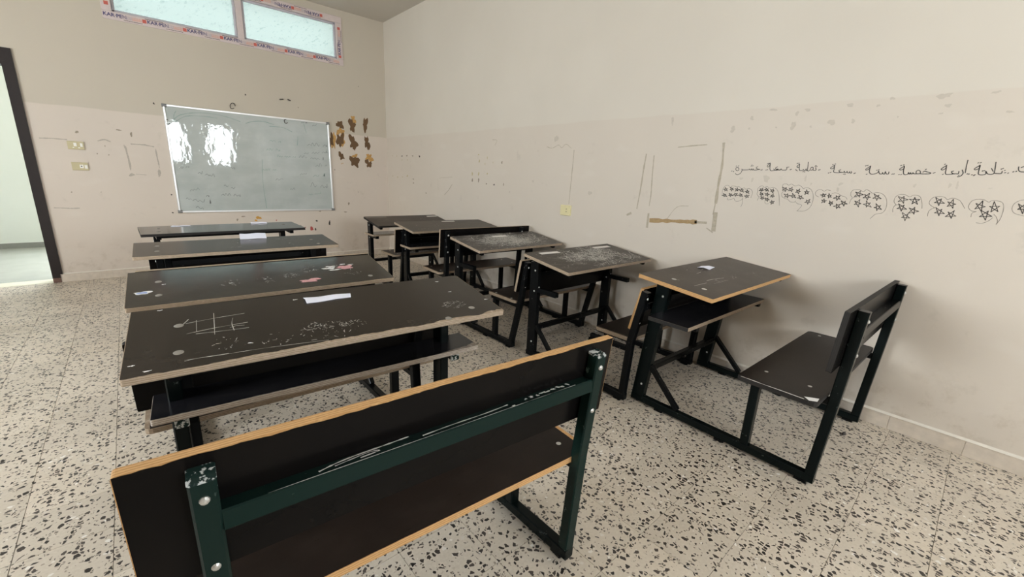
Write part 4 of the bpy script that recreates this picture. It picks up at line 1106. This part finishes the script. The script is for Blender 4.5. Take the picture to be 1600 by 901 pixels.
def make_unit(key):
    d, st = UNITS[key], STYLE[key]
    rg = random.Random(sum(map(ord, key)))
    S, B = M[st['steel']], M['bolt']
    u = tag(empty('school_desk', (d['x'], d['y'], 0), d['rz']), st['lab'], 'school desk', 'school desks with attached benches')
    W = d['W'] / 2 - 0.02                      # side frame centre lines
    left = key[0] == 'L'
    edge, backm = M[st['edge']], M[st['back']]
    W = st.get('half', W)
    sk = st.get('skew', 0.0)                    # racked side frames
    tilt = math.atan2(d['ztf'] - d['ztn'], d['ytf'] - d['ytn'])
    Dp = math.hypot(d['ztf'] - d['ztn'], d['ytf'] - d['ytn'])

    def topz(y):
        return d['ztn'] + (y - d['ytn']) * math.tan(tilt)

    # table top
    core = board_core('tabletop', d['LT'], Dp, u, (d['xt'], d['ytn'], d['ztn']), tilt, M['film_black'], edge, raw=True, th=TH)
    film(d['LT'], Dp, core, M[st['top']], st['near'], 0.0, rg.randint(0, 999), st['bites'])
    ly1 = d['ytf'] - st.get('inset', 0.022)
    ly0 = ly1 - 0.078
    lc = (ly0 + ly1) / 2
    rk = st.get('rake', 0.0)                    # foot of the desk leg stands farther forward
    zs = d['zs']
    FT = 0.012                                   # rails stand on short pads
    RZ = FT + 0.02
    yr = d['yr'] + 0.02
    yfl = d['yfl']
    seat_u = d['zb'] - TH
    # back post line: bottom, at the seat, top
    zt = d['zkt'] - (0.030 if left else 0.012)
    lean = (d['ykt'] - d['ykb']) / (d['zkt'] - d['zkb'])
    yb_at = lambda z: d['ykb'] + (z - d['zkb']) * lean - TH - 0.021
    post = [(yr, FT + 0.04), (yb_at(d['zb'] + 0.06), d['zb'] + 0.02), (yb_at(zt), zt)]
    for sx in (-1, 1):
        x = sx * W + st.get('cx', 0.0)
        xs = lambda y: x + sk * y
        mb = MB()
        mb.bar((xs(lc), lc + rk, FT + 0.04), (xs(lc), lc, topz(lc) - TH - 0.031), 0.04, ly1 - ly0, (1, 0, 0))
        leg = mb.build('desk_leg', S, u)
        if sx < 0 or not left:
            for z in (0.13, zs - 0.06, zs + 0.09):
                mb = MB()
                mb.dome((xs(lc) - 0.02, lc - 0.012 + rk * (0.75 - z) / 0.7, z), (-1, 0, 0), 0.007, 0.004)
                mb.build('bolt', B, leg)
            mb = MB()
            mb.dome((xs(lc), ly0 + rk * (0.78 - zs) / 0.7, zs - 0.03), (0, -1, 0), 0.006, 0.004)
            mb.build('bolt', B, leg)
        mb = MB()
        mb.bar((xs(yr - 0.02), yr - 0.02, RZ), (xs(ly1), ly1 + rk, RZ), 0.04, 0.04, (1, 0, 0))
        rail = mb.build('floor_rail', S, u)
        for y in (yr + 0.03, yfl + 0.12, ly0 - 0.03):
            mb = MB()
            mb.bar((xs(y), y, 0.0), (xs(y), y, FT), 0.034, 0.05, (1, 0, 0), 0.003)
            mb.build('foot_pad', M['steel'], rail)
        mb = MB()
        mb.bar((xs(ly0), ly0 + 0.005 + rk * 0.7, 0.255), (xs(ly0 - 0.19), ly0 - 0.19 + rk * 0.7, FT + 0.045), 0.028, 0.028, (1, 0, 0), 0.003)
        mb.build('brace', M['steel'], u)
        mb = MB()
        ya, yb = ly1 - 0.005, d['ytn'] + 0.035
        mb.bar((xs(ya), ya, topz(ya) - TH - 0.016), (xs(yb), yb, topz(yb) - TH - 0.016), 0.03, 0.03, (1, 0, 0), 0.003)
        mb.build('top_bearer', M['steel'], u)
        ysn = d['ysn'] + 0.02 if st['shelf'] else (d['yan'] if key == 'R4' else d['ysn'] + 0.02)
        za = (zs - TH - 0.018) if st['shelf'] else (d['zan'] - 0.002)
        mb = MB()
        mb.bar((xs(ly0), ly0 + 0.01, za), (xs(ysn), ysn, za), 0.035, 0.035, (1, 0, 0), 0.003)
        arm = mb.build('shelf_arm', M['steel'], u)
        if key == 'L4':
            mb = MB()
            mb.bar((xs(ysn), ysn + 0.012, za), (xs(ysn), ysn - 0.0015, za), 0.0365, 0.0365, (1, 0, 0), 0.003)
            mb.build('arm_end', M['steel_chipped'], arm)['label'] = 'arm end with chipped paint'
        mb = MB()
        mb.bar((xs(yfl), yfl, FT + 0.04), (xs(yfl), yfl, seat_u - 0.03), 0.04, 0.04, (1, 0, 0))
        mb.build('bench_leg', S, u)
        mb = MB()
        mb.bar((xs(d['ybf']), d['ybf'] - 0.03, seat_u - 0.0155), (xs(post[1][0]), post[1][0] + 0.02, seat_u - 0.0155), 0.03, 0.03, (1, 0, 0), 0.003)
        mb.build('seat_bearer', M['steel'], u)
        mb = MB()
        mb.sweep_yz(post, xs(post[1][0]), 0.04, 0.04)
        pst = mb.build('back_post', M['steel_rail'] if key == 'L4' else S, u)
        if key in ('L4', 'R5'):
            mb = MB()
            mb.sweep_yz([(yb_at(zt - 0.004), zt - 0.004), (yb_at(zt + 0.0015), zt + 0.0015)], xs(post[1][0]), 0.041, 0.041)
            mb.build('post_cap', M['steel_chipped' if left else 'steel'], pst)['label'] = 'post end with chipped paint' if left else 'welded post end'
        ax = Vector((0, -1, -lean)).normalized()
        for z in (zt - 0.04, zt - 0.19):
            mb = MB()
            mb.dome((xs(post[1][0]), yb_at(z) - 0.0205, z), ax, 0.0085, 0.006)
            mb.build('bolt', B, pst)
    xi = W - 0.02
    cxo = st.get('cx', 0.0)
    mb = MB()
    mb.bar((cxo - xi + sk * ly0, ly0 + 0.02 + rk * 0.7, 0.235), (cxo + xi + sk * ly0, ly0 + 0.02 + rk * 0.7, 0.235), 0.035, 0.035, (0, 1, 0), 0.003)
    mb.build('footrest', M['steel'], u)
    mb = MB()
    zc = topz(lc) - TH - 0.115 if key in ('R5', 'R4') else topz(lc) - TH - 0.05
    mb.bar((cxo - xi + sk * ly0, ly0 + 0.02, zc), (cxo + xi + sk * ly0, ly0 + 0.02, zc), 0.035, 0.035, (0, 1, 0), 0.003)
    mb.build('crossbar', M['steel'], u)
    if st['panel']:
        mb = MB()
        mb.bar((-xi, ly1 - 0.02, (zs - 0.10 + topz(lc) - 0.03) / 2), (xi, ly1 - 0.02, (zs - 0.10 + topz(lc) - 0.03) / 2), 0.012, topz(lc) - zs + 0.065, (0, 1, 0), 0.002)
        mb.build('front_panel', M['film_black'], u)
    if st['shelf']:
        L = d['LS']
        sd = (0.375 if key == 'L4' else d['ysf'] - 0.03) - d['ysn']
        sh = board_core('shelf', L, sd, u, (d['xt'], d['ysn'], zs), 0.0, M['film_black'], M['ply_grey' if key == 'L4' else 'ply_pale' if key in ('R1', 'R5') else st['edge']], raw=True, ends=M['ply_painted'] if key == 'R5' else None)
        film(L, sd, sh, M['film_shelf'], 0.004 if left else 0.001, 0.0, rg.randint(0, 999),
             ((L / 2 - 0.03, .16, .022), (L / 2, .05, .02)) if key == 'L4' else (), 0.0015)
    # bench
    seat = board_core('seat', d['LB'], d['ybf'] - d['ybn'], u, (d['xb'], d['ybn'], d['zb']), 0.0, M['film_black'], M['ply_orange' if key == 'L4' else 'ply_painted' if key in ('R5', 'L1') else 'ply_pale'], raw=True, r=0.022)
    film(d['LB'] - 0.03, d['ybf'] - d['ybn'], seat, M['film_seat'], 0.001, 0.001, rg.randint(0, 999), (), 0.0)
    for sx in (-1, 1):
        for f in (0.22, 0.78):
            mb = MB()
            mb.dome((sx * W + st.get('cx', 0.0) + sk * (d['ybn'] + (d['ybf'] - d['ybn']) * f) - d['xb'], (d['ybf'] - d['ybn']) * f, 0.0006), (0, 0, 1), 0.009, 0.002)
            mb.build('bolt', B, seat)
    bh = math.hypot(d['zkt'] - d['zkb'], d['ykt'] - d['ykb'])
    ba = math.atan2(d['zkt'] - d['zkb'], d['ykt'] - d['ykb'])
    bk = board_core('backrest', d['LK'], bh, u, (d['xk'], d['ykb'] - TH * math.sin(ba), d['zkb'] + TH * math.cos(ba)), ba, M['film_black'], backm, raw=True, r=0.006)
    film(d['LK'], bh, bk, M['film_black'], 0.0, 0.003 if key == 'L4' else 0.0006, rg.randint(0, 999), ((-.25, .2, .003), (.1, .1, .002)) if key == 'L4' else ())
    zb_ = zt - 0.10
    mb = MB()
    mb.bar((cxo - xi + sk * post[1][0], yb_at(zb_), zb_), (cxo + xi + sk * post[1][0], yb_at(zb_), zb_), 0.04, 0.04, (0, 1, lean), 0.003)
    back_rail = mb.build('back_rail', M['steel_rail' if key == 'L4' else 'steel'], u)
    return u, core, Dp, back_rail, seat, bk


BUILT = {k: make_unit(k) for k in ('L4', 'R5', 'L3', 'R4', 'L2', 'R3', 'L1', 'R2', 'R1')}

# scratches, dried paint and bolts on the table tops
for key, (u, core, Dp, back_rail, seat, bk) in BUILT.items():
    d = UNITS[key]
    rg = random.Random(100 + sum(map(ord, key)))
    to3 = on_top(0.0010)
    tm = TOP_MARKS.get(key, {})
    inside = lambda p: abs(p[0]) < d['LT'] * 500 - 8 and 6 < p[1] < Dp * 1000 - 6
    mb = MB()
    for s in tm.get('lines', []):
        ribbon(mb, [(a, min(max(b, 4), Dp * 1000 - 4)) for a, b in s] and [(a * MM, min(max(b * MM, 0.006), Dp - 0.006)) for a, b in s], 0.0026 if key == 'R5' else 0.0014, to3, jitter=0.7, rng=rg)
    for b in tm.get('blobs', []):
        if not inside(b):
            continue
        k = b[2]
        chalk_patch(mb, b[0] * MM, b[1] * MM, (0.045, 0.04, 0.05, 0.08, 0.04)[k], (0.045, 0.028, 0.035, 0.04, 0.025)[k], (16, 30, 60, 40, 30)[k], rg, to3, 0.018, 0.0008)
    if key in ('R3', 'R4'):
        ux, uy = (0.02, 0.5) if key == 'R3' else (0.05, 0.5)
        nn = 1300 if key == 'R3' else 900
        for _ in range(nn // 10):
            cx, cy = rg.gauss(ux, 0.17), Dp * min(0.94, max(0.08, rg.gauss(uy, 0.2)))
            if abs(cx) > d['LT'] / 2 - 0.06:
                continue
            chalk_patch(mb, cx, cy, 0.05, 0.03, 10, rg, to3, 0.11, 0.0014)
            for _k in range(3 if key == 'R3' else 2):
                blob(mb, cx + rg.gauss(0, .05), cy + rg.gauss(0, .03), rg.uniform(.004, .022), rg.uniform(.003, .008), to3, rag=0.8, n=8, rng=rg)
    if key in ('R2', 'R1', 'R5', 'L2'):
        for _ in range(7):
            chalk_patch(mb, rg.uniform(-.4, .4), rg.uniform(.08, .36), 0.05, 0.04, 4, rg, to3, 0.03)
    if mb.v:
        mb.v = [(min(max(x, -d['LT'] / 2 + 0.004), d['LT'] / 2 - 0.004), min(max(y, 0.006), Dp - 0.004), z) for x, y, z in mb.v]
        mb.build('scratches', M['chalk' if key in ('L4', 'R2', 'R1') else 'scratch'], core, kind='stuff')
    for p in tm.get('ovals', []):
        if inside(p):
            mb = MB()
            mb.dome((p[0] * MM, p[1] * MM, 0.0006), (0, 0, 1), 0.013, 0.0022, 14)
            mb.build('bolt', M['scratch_dim'] if key[0] == 'L' else M['bolt'], core)
    mb = MB()
    for p in tm.get('chips', []):
        if inside(p):
            blob(mb, p[0] * MM, p[1] * MM, 0.014, 0.007, on_top(0.0012), rag=0.7, rng=rg)
    if mb.v:
        mb.build('paint_chips', M['correction'], core, kind='stuff')
    if key == 'L3':
        mb = MB()
        for dx, dy, w, h in ((-.055, 0, .06, .03), (-.04, .025, .05, .02), (-.03, -.028, .06, .016), (.03, .045, .035, .012), (.07, .03, .035, .010)):
            blob(mb, 0.335 + dx, 0.227 + dy, w, h, on_top(0.0013), rag=0.6, n=18, rng=rg)
        mb.build('dried_paint', M['correction'], core)['label'] = 'dried white paint splash'
        mb = MB()
        blob(mb, 0.365, 0.222, .10, .05, on_top(0.0016), rag=0.5, n=22, rng=rg)
        blob(mb, 0.150, 0.088, .10, .042, on_top(0.0016), rag=0.5, n=22, rng=rg)
        mb.build('dried_paint', M['pink'], core)['label'] = 'dried pink paint splash'
        mb = MB()
        p = tm['blue']
        blob(mb, p[0] * MM + 0.004, p[1] * MM, .060, .036, on_top(0.0012), rag=0.4, n=18, rng=rg)
        mb.build('dried_paint', M['correction'], core)['label'] = 'dried white paint splash'
        mb = MB()
        blob(mb, p[0] * MM, p[1] * MM, .036, .022, on_top(0.0016), rag=0.4, n=14, rng=rg)
        mb.build('dried_paint', M['blue'], core)['label'] = 'dried blue paint dab'
    for i, (a, b) in enumerate(LABELS.get(key, [])):
        cx, cy = (a[0] + b[0]) / 2 * MM, (a[1] + b[1]) / 2 * MM
        cy = min(cy, Dp - 0.025)
        w = abs(b[0] - a[0]) * MM
        cx = min(max(cx, -d['LT'] / 2 + w / 2 + 0.01), d['LT'] / 2 - w / 2 - 0.01)
        mb = MB()
        mb.box(-w / 2, w / 2, -0.019, 0.019, 0.0005, 0.0012)
        mb.build('label_sticker', M['label_dim' if (key == 'R1' and i == 0) else 'label'], core, (cx, cy, 0.0004), (0, 0, math.atan2((b[1] - a[1]), (b[0] - a[0])) * 0.5))

# white scrapes along the green rail of the nearest bench, pale chipped seat corner of the right bench
u, core, Dp, back_rail, seat, bk = BUILT['L4']
d = UNITS['L4']
zt = d['zkt'] - 0.030
lean = (d['ykt'] - d['ykb']) / (d['zkt'] - d['zkb'])
zr = zt - 0.10
yr_ = d['ykb'] + (zr - d['zkb']) * lean - TH - 0.021
rg = random.Random(77)
sx_, sz_ = (1, 0, 0), None
n1 = Vector((0, -lean * -1, 1)).normalized()          # rail's upward face
n2 = Vector((0, 1, lean)).normalized()


def on_rail(a, b):
    c = Vector((0, yr_, zr)) + Vector((0, 1, lean)).normalized() * b + Vector((0, -lean, 1)).normalized() * 0.0206
    return (a, c.y, c.z)


mb = MB()
ribbon(mb, [(-0.27, -0.004), (-0.24, 0.004), (-0.20, 0.009), (-0.14, 0.010), (-0.08, 0.012)], 0.004, on_rail, jitter=0.6, rng=rg)
ribbon(mb, [(-0.24, -0.004), (-0.21, 0.000), (-0.17, 0.004), (-0.15, -0.003), (-0.19, -0.006)], 0.003, on_rail, jitter=0.6, rng=rg)
ribbon(mb, [(-0.05, -0.004), (0.03, -0.001), (0.12, -0.002), (0.19, 0.002)], 0.0035, on_rail, jitter=0.6, rng=rg)
ribbon(mb, [(-0.36, -0.0165), (-0.1, -0.0162), (0.1, -0.0165), (0.25, -0.0162), (0.42, -0.0165)], 0.0014, on_rail, jitter=0.9, rng=rg)
for a, b, w, h in ((0.235, -0.012, .012, .007), (0.285, 0.0, .012, .006), (0.305, 0.002, .014, .012), (0.325, -0.002, .012, .010), (0.345, 0.003, .022, .008), (0.362, 0.0, .020, .008), (0.385, 0.002, .018, .010), (0.405, 0.004, .014, .012), (0.418, -0.001, .016, .010), (0.44, 0.002, .010, .014)):
    blob(mb, a - 0.035, b, w, h, on_rail, rag=0.6, n=10, rng=rg)
mb.v = [(min(x, xm), y, z) for (x, y, z), xm in zip(mb.v, [0.445] * len(mb.v))]
mb.build('white_scrapes', M['correction'], back_rail)['label'] = 'white scrape marks in the paint'

u, core, Dp, back_rail, seat, bk = BUILT['R5']
d = UNITS['R5']
mb = MB()
Ls, Ds = d['LB'], d['ybf'] - d['ybn']
mb.add([(-Ls / 2 + .004, .03, .0012), (-Ls / 2 + .022, .005, .0012), (-Ls / 2 + .060, .008, .0012), (-Ls / 2 + .028, .055, .0012)], [(0, 1, 2, 3)])
mb.build('paint_chip', M['correction'], seat)['label'] = 'pale chip at the seat corner'
mb = MB()
ribbon(mb, [(-Ls / 2 - .0008, -.004), (-Ls / 2 - .0008, -.005)], 0.001, lambda a, b: (a, .03, b), smooth=False)
pts = [(-Ls / 2 + .003, .05), (-Ls / 2 + .004, .12), (-Ls / 2 + .003, .2), (-Ls / 2 + .004, .27), (-Ls / 2 + .004, .30)]
ribbon(mb, pts, 0.005, on_top(0.0012), jitter=0.6, rng=rg)
mb.build('worn_edge', M['scratch'], seat)['label'] = 'rubbed pale seat edge'

# ------------------------------------------------------------------ loose papers


def on_desk(key, name, quad, label, fold, cat='paper', lift=0.003, group=None):
    """A paper lying on a desk top; quad in table coordinates (mm); fold raises its middle crease."""
    d = UNITS[key]
    u, core, Dp, *_ = BUILT[key]
    bpy.context.view_layer.update()
    mw = core.matrix_world
    q = [Vector((a * MM, min(b * MM, Dp - 0.012), 0.0)) for a, b in quad]
    c = sum(q, Vector()) / 4
    N = 10
    vs, fs = [], []
    for i in range(N + 1):
        t = i / N
        far = q[0].lerp(q[1], t)
        near = q[3].lerp(q[2], t)
        mid = far.lerp(near, 0.5)
        wv = 0.0015 * math.sin(9 * t + len(key)) + 0.0015
        for p, z in ((far, lift + wv), (mid, lift + fold + wv), (near, lift + 0.5 * wv)):
            vs.append(Vector((p.x, p.y, z)) - c)
    for i in range(N):
        for j in range(2):
            a = i * 3 + j
            fs.append((a, a + 1, a + 4, a + 3))
    n = len(vs)
    vs += [v + Vector((0, 0, -0.0022)) for v in vs]
    fs += [tuple(n + k for k in reversed(f)) for f in list(fs)]
    rim = [i * 3 for i in range(N + 1)] + [N * 3 + 1] + [i * 3 + 2 for i in range(N, -1, -1)] + [1]
    fs += [(rim[k], rim[(k + 1) % len(rim)], n + rim[(k + 1) % len(rim)], n + rim[k]) for k in range(len(rim))]
    mb = MB()
    mb.add(vs, fs)
    o = mb.build(name, M['paper'])
    o.matrix_world = mw @ Matrix.Translation(c)
    return tag(o, label, cat, group)


P4 = PAPERS['L4']
on_desk('L4', 'folded_paper', P4, 'folded pale lavender paper strip in the middle of the nearest wide desk', 0.006)
on_desk('L2', 'folded_paper', [(4, 388), (164, 388), (170, 352), (0, 352)], 'folded white paper at the far edge of the plain brown left-row desk', 0.034)
on_desk('L1', 'paper_sheet', [(-345, 398), (-240, 392), (-235, 362), (-370, 358)], 'thin white paper on the left half of the black-edged desk under the whiteboard', 0.002)
on_desk('L1', 'paper_sheet', [(220, 398), (345, 394), (350, 368), (215, 366)], 'crumpled white paper on the right half of the black-edged desk under the whiteboard', 0.008)
on_desk('R5', 'paper_slip', [(-28, 338), (56, 344), (110, 296), (6, 280)], 'small white paper slip on the desk with orange plywood edges', 0.005)

mb = MB()
rg = random.Random(9)
vs = [(0.016 * math.cos(a) * rg.uniform(.7, 1.1), 0.011 * math.sin(a) * rg.uniform(.7, 1.1), 0) for a in [k * PI / 4 for k in range(8)]]
vs += [(x * .6, y * .6, 0.011 + 0.004 * rg.random()) for x, y, _ in vs]
mb.add(vs, [(i, (i + 1) % 8, 8 + (i + 1) % 8, 8 + i) for i in range(8)] + [tuple(range(8, 16)), tuple(range(7, -1, -1))])
o = mb.build('pebble', M['speck_dark'], None, (2.79, 0.29, 0.0))
tag(o, 'small dark pebble on the floor behind the right bench near the skirting', 'pebble')
